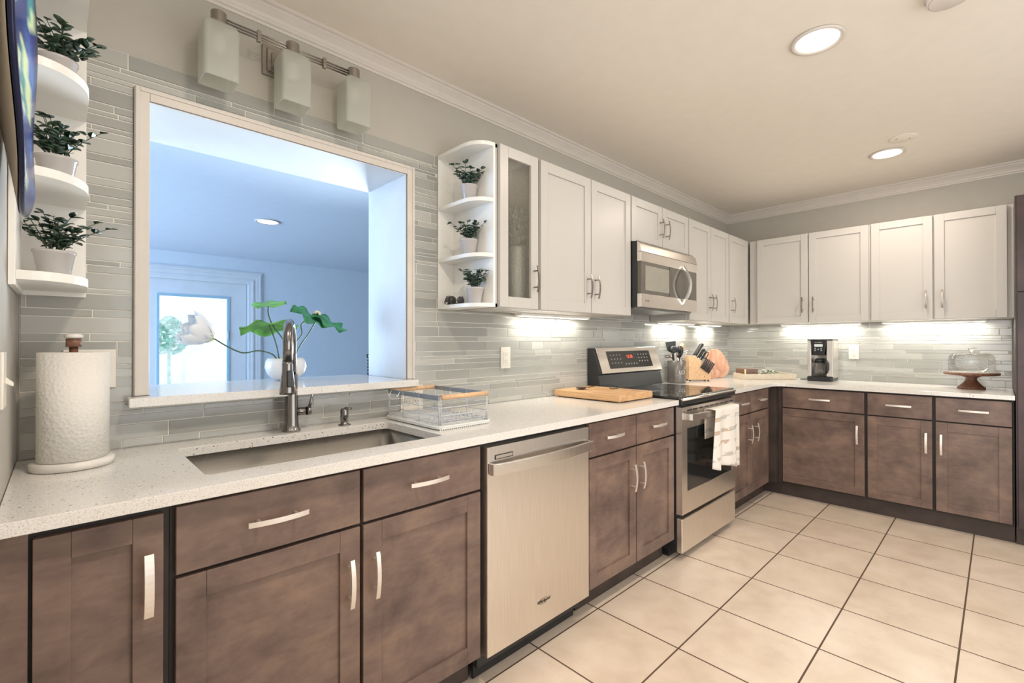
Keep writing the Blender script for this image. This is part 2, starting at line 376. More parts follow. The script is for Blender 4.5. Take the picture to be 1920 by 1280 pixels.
# crown mouldings : profile (distance from wall, z)
cp = [(0, 2.415), (.004, 2.415), (.006, 2.424), (.012, 2.428), (.014, 2.437), (.012, 2.441), (.018, 2.452), (.030, 2.466), (.036, 2.472), (.037, 2.480), (.045, 2.483), (.046, H), (0, H)]
def sweep(prof, path):
    """path: list of (corner point x,y ; miter dir x,y)"""
    m = MB(); rows = []
    for (px, py), (dx, dy) in path: rows.append([m.p(px + dx * d, py + dy * d, z) for d, z in prof])
    n = len(prof)
    for A, B in zip(rows, rows[1:]):
        for k in range(n): m.face((A[k], A[(k + 1) % n], B[(k + 1) % n], B[k]))
    m.face(rows[0]); m.face(rows[-1][::-1]); return m
struct(sweep(cp, [((0, 0), (1, -1)), ((L, 0), (-1, -1))]).build('trim_1', M['trim']))
struct(sweep(cp, [((L, 0), (-1, -1)), ((L, -3.6), (-1, 1))]).build('trim_2', M['trim']))

# ---- mosaic backsplash
def mosaic(T, regions, seed, umax):
    regions = sorted(regions)
    rnd = random.Random(seed); m = MB(T); heights = [.0480, .0235, .0150, .0480, .0235, .0310, .0150]
    z = ZC + .0015; k = 0; last = None
    while z < 2.14:
        h = rnd.choice([x for x in heights if x != last]); last = h
        if z < 2.13 < z + h + .02: h = 2.14 - z
        u = -rnd.random() * .3
        while u < umax:
            ln = rnd.choice([.10, .15, .2, .25, .30, .30, .36, .42]) * (1 if h > .02 else rnd.choice([.8, 1]))
            segs = []
            for (a, c, z0, z1) in regions:
                u0, u1 = max(u, a), min(u + ln, c); y0, y1 = max(z, z0), min(z + h, z1)
                if u1 - u0 < .001 or y1 - y0 < .006: continue
                if segs and abs(segs[-1][1] - u0) < 1e-4 and abs(segs[-1][2] - y0) < .004 and abs(segs[-1][3] - y1) < .004: segs[-1][1] = u1
                else: segs.append([u0, u1, y0, y1])
            for u0, u1, y0, y1 in segs:
                if u1 - u0 < .012: continue
                d = .0058 + rnd.random() * .0014; e = .0012; g = .0011
                tl = (rnd.random() - .5) * .0012; tv = (rnd.random() - .5) * .0010
                o = [m.p(u0 + g, .002, y0 + g), m.p(u1 - g, .002, y0 + g), m.p(u1 - g, .002, y1 - g), m.p(u0 + g, .002, y1 - g)]
                f = [m.p(u0 + g + e, d + tl, y0 + g + e), m.p(u1 - g - e, d - tl, y0 + g + e), m.p(u1 - g - e, d - tl + tv, y1 - g - e), m.p(u0 + g + e, d + tl + tv, y1 - g - e)]
                m.face(f)
                for i in range(4): m.face((o[i], o[(i + 1) % 4], f[(i + 1) % 4], f[i]))
            u += ln
        z += h
    return m
TN = lambda u, w, z: (u, -w, z)
TE = lambda u, w, z: (L - w, -u, z)
WX0, WX1, WZ1 = .2487, 1.2483, 2.0454
regs = [(0.006, WX0 - .001, ZC, 2.14), (WX0 - .001, WX1 + .001, ZC, 1.04), (WX0 - .001, WX1 + .001, WZ1 + .001, 2.14), (WX1 + .001, 1.381, ZC, 2.14), (1.381, 2.5755, ZC, 1.3955), (2.5755, 3.335, ZC, 1.452), (3.335, L - .008, ZC, 1.3955)]
mt = mosaic(TN, regs, 5, L).build('backsplash_tile', M['tile'], wall_n, fixn=False)
g = MB(TN)
for a, c, z0, z1 in regs: g.box(a, c, 0, .0035, z0, z1)
g.build('grout_bed', M['grout'], wall_n)
we = bpy.data.objects['wall_east']
mosaic(TE, [(0.008, 1.985, ZC, 1.3955)], 11, 1.99).build('backsplash_tile', M['tile'], we, fixn=False)
MB(TE).box(0, 1.985, 0, .0035, ZC, 1.3955).build('grout_bed', M['grout'], we)
for o in list(wall_n.children) + list(we.children):
    if o.name.startswith('backsplash'):
        me = o.data; bb = bmesh.new(); bb.from_mesh(me)
        n = Vector((0, -1, 0)) if o.parent == wall_n else Vector((-1, 0, 0))
        for f in bb.faces:
            if f.normal.dot(n) < 0: f.normal_flip()
        bb.to_mesh(me); bb.free()

# ---- pass-through window casing (window_1)
b = MB()
def casing(m, a, t, wdt):
    x0, x1, z1 = WX0 + a, WX1 - a, WZ1 - a
    m.box(x0, x0 + wdt, -t, 0, 1.071, z1); m.box(x1 - wdt, x1, -t, 0, 1.071, z1); m.box(x0 + wdt, x1 - wdt, -t, 0, z1 - wdt, z1)
casing(b, 0, .020, .0385); casing(b, .002, .024, .012); casing(b, .028, .016, .0085)
w1 = struct(b.build('window_1', M['trim'], bevel=.002))
b = MB(); b.box(.2845, .2865, -.016, WT, 1.071, 2.0047); b.box(1.2025, 1.2045, -.016, WT, 1.071, 2.0047); b.box(.2865, 1.2025, -.016, WT, 2.0027, 2.0047)
b.build('window_reveal', M['jamb'], w1)

# ---- FAR ROOM
YF = 4.8; HF = 2.29
b = MB().prism([(-2.3, 0), (.66, 0), (.66, 2.02), (1.765, 2.02), (1.765, 0), (6.2, 0), (6.2, HF), (-2.3, HF)], YF, YF + .12, 'y')
struct(b.build('wall_far', M['farwall']))
struct(MB().box(6.2, 6.32, WT, YF, 0, HF).build('wall_far_right', M['farwall']))
struct(MB().box(-2.4, 6.32, WT, YF + .12, -.1, 0).build('floor_far', plain('far_room_floor', (.55, .5, .45), .4)))
struct(MB().box(-2.4, 6.32, WT, YF + .12, HF, HF + .1).build('ceiling_far', M['farceil']))
b = MB(); x0, x1 = .62, 1.935
for a, t in ((0, .02), (.02, .032), (.05, .024), (.10, .03)):
    wd = .155 - a if a == 0 else .018
    b.box(x1 - a - wd, x1 - a, YF - t, YF, 0, 2.125 - a); b.box(x0 - .1 + a, x0 - .1 + a + wd, YF - t, YF, 0, 2.125 - a); b.box(x0 - .1 + a + wd, x1 - a - wd, YF - t, YF, 2.125 - a - wd, 2.125 - a)
struct(b.build('trim_3', M['jamb']))
d1 = struct(MB().box(.675, .86, YF + .01, YF + .05, 0.01, 1.998).box(1.575, 1.758, YF + .01, YF + .05, 0.01, 1.998).box(.86, 1.575, YF + .01, YF + .05, 1.80, 1.998).box(.86, 1.575, YF + .01, YF + .05, 0.01, .30).build('door_1', M['jamb']))
b = MB(); b.box(.86, .885, YF - .002, YF + .04, .3, 1.80); b.box(1.55, 1.575, YF - .002, YF + .04, .3, 1.80); b.box(.885, 1.55, YF - .002, YF + .04, 1.775, 1.80); b.box(.885, 1.55, YF - .002, YF + .04, .3, .325)
b.build('glass_frame', plain('blue_grey_frame', (.33, .52, .62), .5), d1)
MB().box(.885, 1.55, YF + .022, YF + .026, .325, 1.775).build('door_glass', M['glass'], d1)
b = MB()
for i in range(70):
    z = .335 + i * .0205; b.box(.890, 1.545, YF + .030, YF + .042, z, z + .0012)
b.build('blinds', plain('white_blinds', (.85, .87, .9), .5), d1)
MB().cyl((1.557, YF - .012, 1.26), .007, .11).build('door_hinge', M['jamb'], d1)
# outside the glass door: bright yard, a shrub and neighbouring wall
struct(MB().box(-8, 12, YF + .12, 24, -.15, -.05).build('ground', plain('pale_patio', (.86, .88, .92), .8, var=.10, scale=2)))
b = MB(); rnd = random.Random(3)
for i in range(260):
    a, z = rnd.random() * 6.28, rnd.random(); r = .28 * math.sin(math.pi * min(1, z * .9 + .1)) + .04
    b.ellipsoid((1.62 + r * math.cos(a), 9.7 + r * math.sin(a), 1.02 + z * .72), (.05, .05, .035), 5, 3)
b.cyl((1.62, 9.7, -.06), .03, 1.3)
tag(b.build('shrub', plain('shrub_leaves', (.30, .62, .50), .6, var=.4, scale=20)), 'blurred green shrub outside the glazed door of the far room', 'shrub')

# ------------------------------------------------------------------ CABINETRY
def handle(parent, T, u, w, z, vert, ln, mat, name='handle', hw=.0065):
    m = MB(T); n = 10; pts = []
    for i in range(n + 1):
        t = -1 + 2 * i / n; off = .026 + .010 * (1 - t * t)
        pts.append((u, w + off, z + t * ln / 2) if vert else (u + t * ln / 2, w + off, z))
    side = (1, 0, 0) if vert else (0, 0, 1)
    m.strip(pts, side, hw, .0022)
    for t in (-.62, .62):
        if vert: m.tube([(u, w, z + t * ln / 2), (u, w + .032, z + t * ln / 2)], .0042, 8)
        else: m.tube([(u + t * ln / 2, w, z), (u + t * ln / 2, w + .032, z)], .0042, 8)
    return m.build(name, mat, parent, bevel=.0008)
def door(parent, T, u0, u1, w, z0, z1, mat, name='door', hnd=None, hmat=None, rail=.058, th=.019, glass=False, hw=.0065):
    m = MB(T); a = rail
    m.box(u0, u0 + a, w - th, w, z0, z1); m.box(u1 - a, u1, w - th, w, z0, z1)
    m.box(u0 + a, u1 - a, w - th, w, z1 - a, z1); m.box(u0 + a, u1 - a, w - th, w, z0, z0 + a)
    if not glass: m.box(u0 + a - .004, u1 - a + .004, w - th + .002, w - .009, z0 + a - .004, z1 - a + .004)
    o = m.build(name, mat, parent, bevel=.0015)
    if glass: MB(T).box(u0 + a - .004, u1 - a + .004, w - th + .004, w - .010, z0 + a - .004, z1 - a + .004).build('glass_pane', M['seeded'], o)
    if hnd: handle(o, T, hnd[0], w, hnd[1], True, hnd[2], hmat, hw=hw)
    return o
def drawer(parent, T, u0, u1, w, z0, z1, mat, hnd, hmat, th=.019):
    o = MB(T).box(u0, u1, w - th, w, z0, z1).build('drawer', mat, parent, bevel=.002)
    handle(o, T, hnd[0], w, hnd[1], False, hnd[2], hmat); return o
ZT = .8775  # top of base carcass
def base_cab(T, u0, u1, doors, drawers, label, split=None, group='base cabinets', fillers=(), toe=(.54)):
    c = T((u0 + u1) / 2, .3, 0); r = thing('base_cabinet', c, label, 'cabinet', group)
    b = MB(T); b.box(u0, u1, .012, .585, .108, ZT if u0 > .27 or T is TE else .67)
    b.build('body', M['blackgap'], r)
    # face frame
    f = MB(T); f.box(u0, u1, .585, .5985, .108, ZT); f.build('face_frame', M['blackgap'], r)
    k = MB(T); k.box(u0, u1, .10, toe, 0.001, .108); k.build('toe_kick', M['toe'], r)
    for d in doors: door(r, T, d[0], d[1], .6188, .1208, .7072 if len(d) < 4 else d[3], M['dark'], hnd=(d[2], .562, .135), hmat=M['handle'])
    for d in drawers: drawer(r, T, d[0], d[1], .6188, .716, .869, M['dark'], (d[2], .796, .140), M['handle'])
    for a, c_ in fillers: MB(T).box(a, c_, .5985, .606, .108, ZT - .004).build('filler_panel', M['toe'], r)
    return r
# leftmost narrow cabinet with tall door
c = thing('base_cabinet', (.13, -.3, 0), 'narrow dark brown base cabinet at far left, one tall door with a vertical bar handle', 'cabinet', 'base cabinets')
MB(TN).box(.004, .262, .012, .585, .108, ZT).build('body', M['blackgap'], c)
MB(TN).box(.004, .262, .585, .5985, .108, ZT).build('face_frame', M['blackgap'], c)
MB(TN).box(.004, .262, .10, .54, .001, .108).build('toe_kick', M['toe'], c)
MB(TN).box(.004, .044, .5985, .612, .108, ZT - .002).build('filler_panel', M['dark'], c)
door(c, TN, .050, .250, .6188, .1208, .862, M['dark'], hnd=(.222, .7205, .133), hmat=M['handle'], rail=.053, hw=.0085)
base_cab(TN, .263, 1.153, [(.272, .7025, .668), (.7125, 1.1486, .744)], [(.272, .7025, .48), (.7125, 1.1486, .925)],
         'dark brown sink base cabinet with two doors and two drawer fronts under the sink', group='base cabinets')
base_cab(TN, 1.772, 2.562, [(1.778, 2.164, 2.117), (2.171, 2.5575, 2.197)], [(1.778, 2.164, 1.951), (2.171, 2.5575, 2.36)],
         'dark brown two door base cabinet between the dishwasher and the stove')
base_cab(TN, 3.337, 4.172, [(3.345, 3.722, 3.659 + .02), (3.729, 4.104, 3.80)], [(3.345, 3.722, 3.555), (3.729, 4.104, 3.925)],
         'dark brown two door base cabinet in the corner right of the stove', fillers=[(4.108, 4.170)])
MB().box(4.172, 4.30, -.54, -.50, .001, .108).box(4.263, 4.30, -.6535, -.54, .001, .108).build('toe_kick', M['toe'], bpy.data.objects['base_cabinet.003'])
MB().box(4.1725, 4.226, -.654, -.02, .108, ZT).build('corner_post', M['toe'], bpy.data.objects['base_cabinet.003'])
base_cab(TE, .655, 1.240, [(.690, 1.231, 1.191)], [(.690, 1.231, .953)], 'wide single door dark brown base cabinet under the coffee maker on the back wall', fillers=[(.656, .684)], toe=.565)
base_cab(TE, 1.2405, 1.984, [(1.250, 1.603, 1.573), (1.621, 1.974, 1.649)], [(1.250, 1.603, 1.428), (1.621, 1.974, 1.803)], 'dark brown two door base cabinet on the back wall beside the tall pantry', toe=.565)
# tall pantry
p = thing('pantry_cabinet', (4.5, -2.3, 0), 'tall dark brown pantry cabinet cut off at the right edge', 'cabinet')
M['pantry_brown'] = plain('pantry_dark_brown', (.052, .030, .030), .38, var=.35, scale=5)  # darker brown than the other cabinets, pantry only
MB(TE).box(1.990, 2.60, .012, .632, .108, 2.124).build('body', M['pantry_brown'], p, bevel=.001)
MB(TE).box(1.990, 2.60, .05, .58, .001, .108).build('toe_kick', M['toe'], p)
door(p, TE, 1.998, 2.594, .6520, .1208, 1.535, M['pantry_brown'], hnd=(2.55, 1.0, .135), hmat=M['handle'])
door(p, TE, 1.998, 2.594, .6520, 1.541, 2.120, M['pantry_brown'], hnd=(2.55, 1.65, .135), hmat=M['handle'])

# upper cabinets
def upper(T, u0, u1, z0, doors, label, extra=None, glass=False):
    c = T((u0 + u1) / 2, .16, z0); r = thing('wall_cabinet', c, label, 'cabinet', 'white wall cabinets')
    b = MB(T)
    if glass:
        b.box(u0, u0 + .016, .010, .31, z0, ZU1); b.box(u1 - .016, u1, .010, .31, z0, ZU1); b.box(u0, u1, .010, .31, z0, z0 + .018); b.box(u0, u1, .010, .31, ZU1 - .018, ZU1); b.box(u0 + .016, u1 - .016, .010, .016, z0 + .018, ZU1 - .018)
    else: b.box(u0, u1, .010, .31, z0, ZU1)
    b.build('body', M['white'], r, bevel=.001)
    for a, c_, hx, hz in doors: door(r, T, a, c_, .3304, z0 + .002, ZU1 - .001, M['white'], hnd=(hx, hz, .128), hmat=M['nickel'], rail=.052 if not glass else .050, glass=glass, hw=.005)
    return r
upper(TN, 1.4845, 1.7575, ZU0, [(1.4997, 1.749, 1.716, 1.543)], 'narrow white wall cabinet with a textured glass door beside the open shelves', glass=True)
upper(TN, 1.758, 2.5735, ZU0, [(1.768, 2.1705, 2.137, 1.543), (2.176, 2.568, 2.206, 1.543)], 'large white two door wall cabinet left of the microwave')
upper(TN, 2.574, 3.3355, 1.8585, [(2.581, 2.953, 2.917, 1.99), (2.959, 3.3275, 2.995, 1.99)], 'short white two door wall cabinet above the microwave')
upper(TN, 3.336, 4.056, ZU0, [(3.341, 3.702, 3.672, 1.543), (3.708, 4.050, 3.738, 1.543)], 'white two door wall cabinet right of the microwave')
upper(TN, 4.0565, 4.818, ZU0, [(4.066, 4.470, 4.104, 1.543)], 'white single door wall cabinet filling the room corner')
upper(TE, .3315, 1.2215, ZU0, [(.4004, .8000, .762, 1.545), (.8080, 1.2135, .842, 1.545)], 'white two door wall cabinet above the coffee maker')
upper(TE, 1.222, 2.006, ZU0, [(1.230, 1.5875, 1.552, 1.541), (1.5985, 1.9597, 1.640, 1.541)], 'white two door wall cabinet above the cake stand')

# vase inside glass cabinet
vx, vy, vz = 1.690, -.225, ZU0 + .019
v = thing('glitter_vase', (vx, vy, vz), 'tall pale vase of sparkling stems seen through the textured glass door', 'vase')
MB().lathe([(.028, 0), (.034, .05), (.032, .29), (.028, .295), (.028, .01)], (vx, vy, vz), 20).build('vase_body', M['shelfw'], v)
b = MB(); rnd = random.Random(8)
for i in range(46):
    a = rnd.random() * 6.28; rr = rnd.random() * .045; h = .31 + rnd.random() * .17
    q = (vx + rr * math.cos(a), vy + rr * math.sin(a), vz + h); b.tube([(vx, vy, vz + .28), q], .0012, 4); b.ellipsoid(q, (.006, .006, .008), 6, 4)
b.build('sparkling_stems', M['shelfw'], v)

# open corner shelf units
def rr_poly(x0, x1, y0, y1, r, corner):
    """rect with one rounded front corner (y0 = front, negative)"""
    pts = []
    if corner == 'left':
        pts = [(x1, y1), (x1, y0)]
        n = 10; cx, cy = x0 + r[0], y0 + r[1]
        for i in range(n + 1): a = math.pi * 1.5 - math.pi / 2 * i / n; pts.append((cx + r[0] * math.cos(a), cy + r[1] * math.sin(a)))
        pts.append((x0, y1))
    else:
        pts = [(x0, y1), (x0, y0)]
        n = 10; cx, cy = x1 - r[0], y0 + r[1]
        for i in range(n + 1): a = -math.pi / 2 + math.pi / 2 * i / n; pts.append((cx + r[0] * math.cos(a), cy + r[1] * math.sin(a)))
        pts.append((x1, y1))
    return pts
SZ = [1.3974, 1.622, 1.872, 2.1240]
s = thing('corner_shelf_unit', (1.43, -.15, ZU0), 'white open shelf unit with rounded shelves, left end of the wall cabinets', 'shelf', 'rounded open corner shelves')
MB().box(1.381, 1.4835, -.012, -.0072, ZU0, ZU1).box(1.472, 1.4835, -.315, -.012, ZU0, ZU1).build('panel', M['shelfw'], s, bevel=.001)
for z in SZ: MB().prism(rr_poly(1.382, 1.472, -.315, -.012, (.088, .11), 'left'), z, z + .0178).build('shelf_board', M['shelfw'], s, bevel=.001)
s = thing('corner_shelf_unit', (.07, -.16, ZU0), 'white open shelf unit with rounded shelves in the left corner beside the pass-through', 'shelf', 'rounded open corner shelves')
MB().box(.001, .140, -.012, -.0072, 1.372, 2.34).box(.001, .013, -.335, -.012, 1.372, 2.34).build('panel', M['shelfw'], s, bevel=.001)
for z in (1.385, 1.632, 1.893, 2.16): MB().prism(rr_poly(.013, .1395, -.335, -.012, (.10, .14), 'right'), z, z + .022).build('shelf_board', M['shelfw'], s, bevel=.001)

# ------------------------------------------------------------------ COUNTERTOPS
def ring_plate(m, outer, inner, z0, z1):
    """outer: 4 corner pts, inner: 4 lists of arc points (same order)"""
    O0 = [m.p(x, y, z0) for x, y in outer]; O1 = [m.p(x, y, z1) for x, y in outer]
    I0 = [[m.p(x, y, z0) for x, y in a] for a in inner]; I1 = [[m.p(x, y, z1) for x, y in a] for a in inner]
    for O, I in ((O0, I0), (O1, I1)):
        for k in range(4):
            A = I[k]; Bn = I[(k + 1) % 4]
            for i in range(len(A) - 1): m.face((O[k], A[i], A[i + 1]))
            m.face((O[k], A[-1], Bn[0], O[(k + 1) % 4]))
    flat0 = [i for a in I0 for i in a]; flat1 = [i for a in I1 for i in a]; n = len(flat0)
    for i in range(n): m.face((flat0[i], flat0[(i + 1) % n], flat1[(i + 1) % n], flat1[i]))
    for k in range(4): m.face((O0[k], O0[(k + 1) % 4], O1[(k + 1) % 4], O1[k]))
    return m
def arcs(x0, x1, y0, y1, r, n=5):
    out = []
    for cx, cy, a0 in ((x0 + r, y0 + r, math.pi), (x1 - r, y0 + r, 1.5 * math.pi), (x1 - r, y1 - r, 0), (x0 + r, y1 - r, .5 * math.pi)):
        out.append([(cx + r * math.cos(a0 + math.pi / 2 * i / n), cy + r * math.sin(a0 + math.pi / 2 * i / n)) for i in range(n + 1)])
    return out
SX0, SX1, SY0, SY1 = .343, 1.045, -.541, -.135
m = MB(); ring_plate(m, [(.0015, -.6496), (2.558, -.6496), (2.558, -.0085), (.0015, -.0085)], arcs(SX0, SX1, SY0, SY1, .018), ZB, ZC)
tag(m.build('countertop', M['quartz'], bevel=.0015, fixn=True), 'speckled cream stone countertop around the sink, left of the stove', 'countertop', 'stone countertops')
r_ = .085; xi, yi = 4.1765, -.6496
arc = [(xi - r_ + r_ * math.sin(R(a)), yi - r_ + r_ * math.cos(R(a))) for a in range(0, 91, 10)]
poly = [(3.331, -.0085), (3.331, -.6496)] + arc + [(xi, -1.9865), (L - .0085, -1.9865), (L - .0085, -.0085)]
tag(MB().prism(poly, ZB, ZC).build('countertop', M['quartz'], bevel=.0015), 'speckled cream L-shaped stone countertop from the stove to the pantry', 'countertop', 'stone countertops')
tag(MB().prism([(.232, -.0245), (.232, -.088), (1.228, -.088), (1.228, -.0245), (1.200, -.0245), (1.200, .455), (.290, .455), (.290, -.0245)], 1.0415, 1.0705).build('stone_ledge', M['quartz'], bevel=.003), 'speckled stone ledge across the bottom of the pass-through opening', 'ledge')

# sink
s = thing('kitchen_sink', (.694, -.338, .69), 'long undermount stainless steel sink set in the countertop', 'sink')
m = MB(); a = arcs(SX0 - .006, SX1 + .006, SY0 - .006, SY1 + .006, .03); bt = arcs(SX0 + .004, SX1 - .004, SY0 + .004, SY1 - .004, .03)
A = [m.p(x, y, ZB - .001) for k in a for x, y in k]; B2 = [m.p(x, y, .70) for k in bt for x, y in k]; n = len(A)
Bt = [m.p(x, y, .69) for k in arcs(SX0 + .014, SX1 - .014, SY0 + .014, SY1 - .014, .03) for x, y in k]
for i in range(n): m.face((A[i], A[(i + 1) % n], B2[(i + 1) % n], B2[i]), True); m.face((B2[i], B2[(i + 1) % n], Bt[(i + 1) % n], Bt[i]), True)
m.face(Bt)
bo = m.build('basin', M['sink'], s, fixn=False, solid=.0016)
MB().lathe([(.045, .0), (.045, .004), (.03, .005), (.028, .001), (0, .001)], (.69, -.33, .6915), 24).build('drain', M['chrome'], s)

# faucet
f = thing('faucet', (.694, -.075, ZC), 'dark metal gooseneck kitchen faucet with pull-down spray head', 'faucet')
fx, fy = .694, -.075
m = MB(); m.lathe([(.031, 0), (.031, .006), (.027, .010), (.024, .03), (.022, .12), (.0205, .21)], (fx, fy, ZC), 24)
m.build('body', M['gunmetal'], f)
pts = [(fx, fy, ZC + .20), (fx, fy, ZC + .30)]
dx, dy = -.40, -.917  # spout swings towards the left front
for i in range(13):
    a = math.pi * i / 12; q = .066 * (1 - math.cos(a)); pts.append((fx + dx * q, fy + dy * q, ZC + .318 + .078 * math.sin(a)))
pts.append((fx + dx * .134, fy + dy * .134, ZC + .255))
MB().tube(pts, [.0165] * 5 + [.0155] * (len(pts) - 5), 16).build('spout', M['gunmetal'], f)
hx, hy = fx + dx * .135, fy + dy * .135
sp = MB().lathe([(.0165, .0), (.0175, -.01), (.0175, -.03), (.021, -.06), (.0245, -.105), (.024, -.112), (.0, -.112)], (hx, hy, ZC + .262), 24).build('spray_head', M['gunmetal'], f)
MB().box(hx - .009, hx + .009, hy - .0275, hy - .015, ZC + .175, ZC + .232).build('spray_button', M['black'], sp, bevel=.003)
lv = MB().tube([(fx + .01, fy, ZC + .07), (fx + .052, fy - .004, ZC + .07)], .0145, 16).tube([(fx + .053, fy - .004, ZC + .07), (fx + .066, fy - .005, ZC + .07)], .0165, 16)
lv.tube([(fx + .060, fy - .005, ZC + .075), (fx + .066, fy - .007, ZC + .10), (fx + .076, fy - .009, ZC + .145)], [.0055, .005, .004], 10)
lv.build('lever', M['gunmetal'], f)
# soap dispenser
f = thing('soap_dispenser', (.886, -.092, ZC), 'small dark metal soap dispenser pump beside the faucet', 'soap dispenser')
MB().lathe([(.023, 0), (.023, .003), (.014, .006), (.0135, .018), (.0155, .022), (.0155, .06), (.012, .066), (0, .066)], (.886, -.092, ZC), 20).build('body', M['gunmetal'], f)
MB().tube([(.886, -.092, ZC + .064), (.889, -.1, ZC + .068), (.902, -.118, ZC + .066)], .0052, 10).build('nozzle', M['gunmetal'], f)

# ------------------------------------------------------------------ PAPER TOWELS
px, py = .112, -.186
h = thing('paper_towel_holder', (px, py, ZC), 'round white marble paper towel holder with a wooden finial', 'paper towel holder')
MB().lathe([(.072, .0005), (.083, .002), (.084, .018), (.080, .021), (0, .021)], (px, py, ZC), 40).build('base', M['marble'], h)
MB().cyl((px, py, ZC + .021), .009, .295, 16).build('rod', M['wood_dark'], h)
MB().cyl((px, py, ZC + .316), .0155, .022, 20).build('finial', M['wood_dark'], h)
MB().lathe([(.010, 0), (.0185, .003), (.0195, .008), (.015, .013), (0, .014)], (px, py, ZC + .338), 20).build('finial_cap', M['marble'], h)
m = MB(); ln = 64; Rr = .0695
ring = lambda r, z: [m.p(px + (r + (.0025 if i < 3 else 0) + .0006 * math.sin(i * 2.1)) * math.cos(2 * math.pi * i / ln), py + (r + (.0025 if i < 3 else 0)) * math.sin(2 * math.pi * i / ln), z) for i in range(ln)]
A = ring(Rr, ZC + .0225); B_ = ring(Rr, ZC + .302); C_ = [m.p(px + .02 * math.cos(2 * math.pi * i / ln), py + .02 * math.sin(2 * math.pi * i / ln), ZC + .302) for i in range(ln)]; D_ = [m.p(px + .02 * math.cos(2 * math.pi * i / ln), py + .02 * math.sin(2 * math.pi * i / ln), ZC + .0225) for i in range(ln)]
for P_, Q_ in ((A, B_), (B_, C_), (C_, D_), (D_, A)):
    for i in range(ln): m.face((P_[i], P_[(i + 1) % ln], Q_[(i + 1) % ln], Q_[i]), P_ is A)
tag(m.build('paper_towel_roll', M['paper']), 'full roll of white quilted paper towels on its marble stand', 'paper towels')

# ------------------------------------------------------------------ DISH RACK
rx0, rx1, ry0, ry1 = 1.077, 1.335, -.470, -.055
t_ = MB(); pl = arcs(rx0, rx1, ry0, ry1, .03); P = [p_ for k in pl for p_ in k]
t_.prism(P, ZC + .004, ZC + .010)
P2 = [p_ for k in arcs(rx0 + .003, rx1 - .003, ry0 + .003, ry1 - .003, .028) for p_ in k]
t_.tube([(x, y, ZC + .012) for x, y in P2], .0045, 6, closed=True)
for i in range(22):
    y = ry0 + .03 + i * .0168; t_.box(rx0 + .03, rx1 - .02, y, y + .005, ZC + .010, ZC + .013)
for i in range(26): t_.box(rx1 - .262 + i * .0095 + .008, rx1 - .262 + i * .0095 + .0125, ry0 + .002, ry0 + .006, ZC, ZC + .005)
for x, y in ((rx0 + .03, ry1 - .03), (rx1 - .03, ry1 - .03), (rx0 + .03, ry0 + .03), (rx1 - .03, ry0 + .03)): t_.cyl((x, y, ZC + .0003), .008, .005, 8)
tag(t_.build('drip_tray', plain('white_plastic_tray', (.76, .77, .74), .3, var=.02)), 'white plastic drip tray under the wire dish rack', 'tray')
dr = thing('dish_rack', ((rx0 + rx1) / 2, (ry0 + ry1) / 2, ZC + .013), 'white wire dish rack with two light wooden handles', 'dish rack')
bx0, bx1, by0, by1 = rx0 + .012, rx1 - .012, ry0 + .018, ry1 - .015
z0 = ZC + .016; zt = ZC + .125
m = MB()
for z in (z0 + .006, z0 + .035, z0 + .065):
    m.tube([(x, y, z) for k in arcs(bx0, bx1, by0, by1, .012) for x, y in k], .0017, 6, closed=True)
for x in (bx0, bx1):
    for y in (by0 + .004, by0 + .14, by0 + .26, by1 - .004): m.tube([(x, y, z0), (x, y, zt)], .0018, 6)
for y in (by0, by1):
    for x in (bx0 + .006, bx1 - .006): m.tube([(x, y, z0), (x, y, zt)], .0018, 6)
for i in range(18): m.tube([(bx0, by0 + .02 + i * .021, z0 + .006), (bx1, by0 + .02 + i * .021, z0 + .006)], .0013, 5)
for i in range(11):
    x = bx0 + .022 + i * .0205; m.tube([(x, by0 + .004, z0 + .004), (x, by0 + .004, z0 + .034)], .0013, 5)
    m.tube([(x, by0 + .10, z0 + .006), (x, by0 + .10, z0 + .03)], .0013, 5)
m.build('wire_basket', M['wire'], dr)
for x in (bx0, bx1): MB().box(x - .0012, x + .0012, by0, by1, zt - .016, zt + .002).build('side_band', M['rackmetal'], dr)
for y in (by0 - .002, by1 + .002): MB().tube([(bx0 + .006, y, zt - .004), (bx1 - .006, y, zt - .004)], .0095, 14).build('wooden_handle', M['wood_light'], dr)
m = MB()
for y in (by1 - .10, by1 - .03): m.tube([(bx0 - .002, y, zt - .002), (bx0 - .008, y, zt - .012), (bx0 - .014, y, zt - .020), (bx0 - .022, y, zt - .018)], .0022, 8)
m.build('hook', M['chrome'], dr)

# ------------------------------------------------------------------ DISHWASHER
YD = -.640
d = thing('dishwasher', (1.452, -.33, 0), 'stainless steel dishwasher with a curved bar handle', 'dishwasher')
MB().box(1.156, 1.770, -.600, -.012, .105, .872).build('body', M['black'], d)
m = MB(); n = 14
# slightly bowed door
A = []
for i in range(n + 1):
    x = 1.163 + (1.7465 - 1.163) * i / n; A.append((x, YD - .0012 * math.sin(math.pi * i / n)))
poly = A + [(1.7465, -.601), (1.163, -.601)]
m.prism(poly, .118, .8635)
dd = m.build('door', M['steel'], d, bevel=.002)
pts = [(1.172, YD - .003, .787), (1.174, YD - .020, .787)] + [(1.174 + .566 * i / 16, YD - .022 - .022 * math.sin(math.pi * i / 16), .786 - .000 * i) for i in range(1, 16)] + [(1.7395, YD - .020, .786), (1.7415, YD - .003, .786)]
MB().strip(pts, (0, 0, 1), .0205, .006).build('handle', M['steelh'], dd, bevel=.002)
MB().box(1.198, 1.285, YD - .0026, YD, .8155, .8325).build('control_window', M['black'], dd)
MB().box(1.201, 1.282, YD - .0032, YD - .0005, .8185, .8295).build('control_strip', M['steelh'], dd)
text('logo', 'Whirlpool', .0175, M['ink'], dd, frame((1.452, YD - .0022, .213), (1, 0, 0), (0, 0, 1)), .0004, .25)
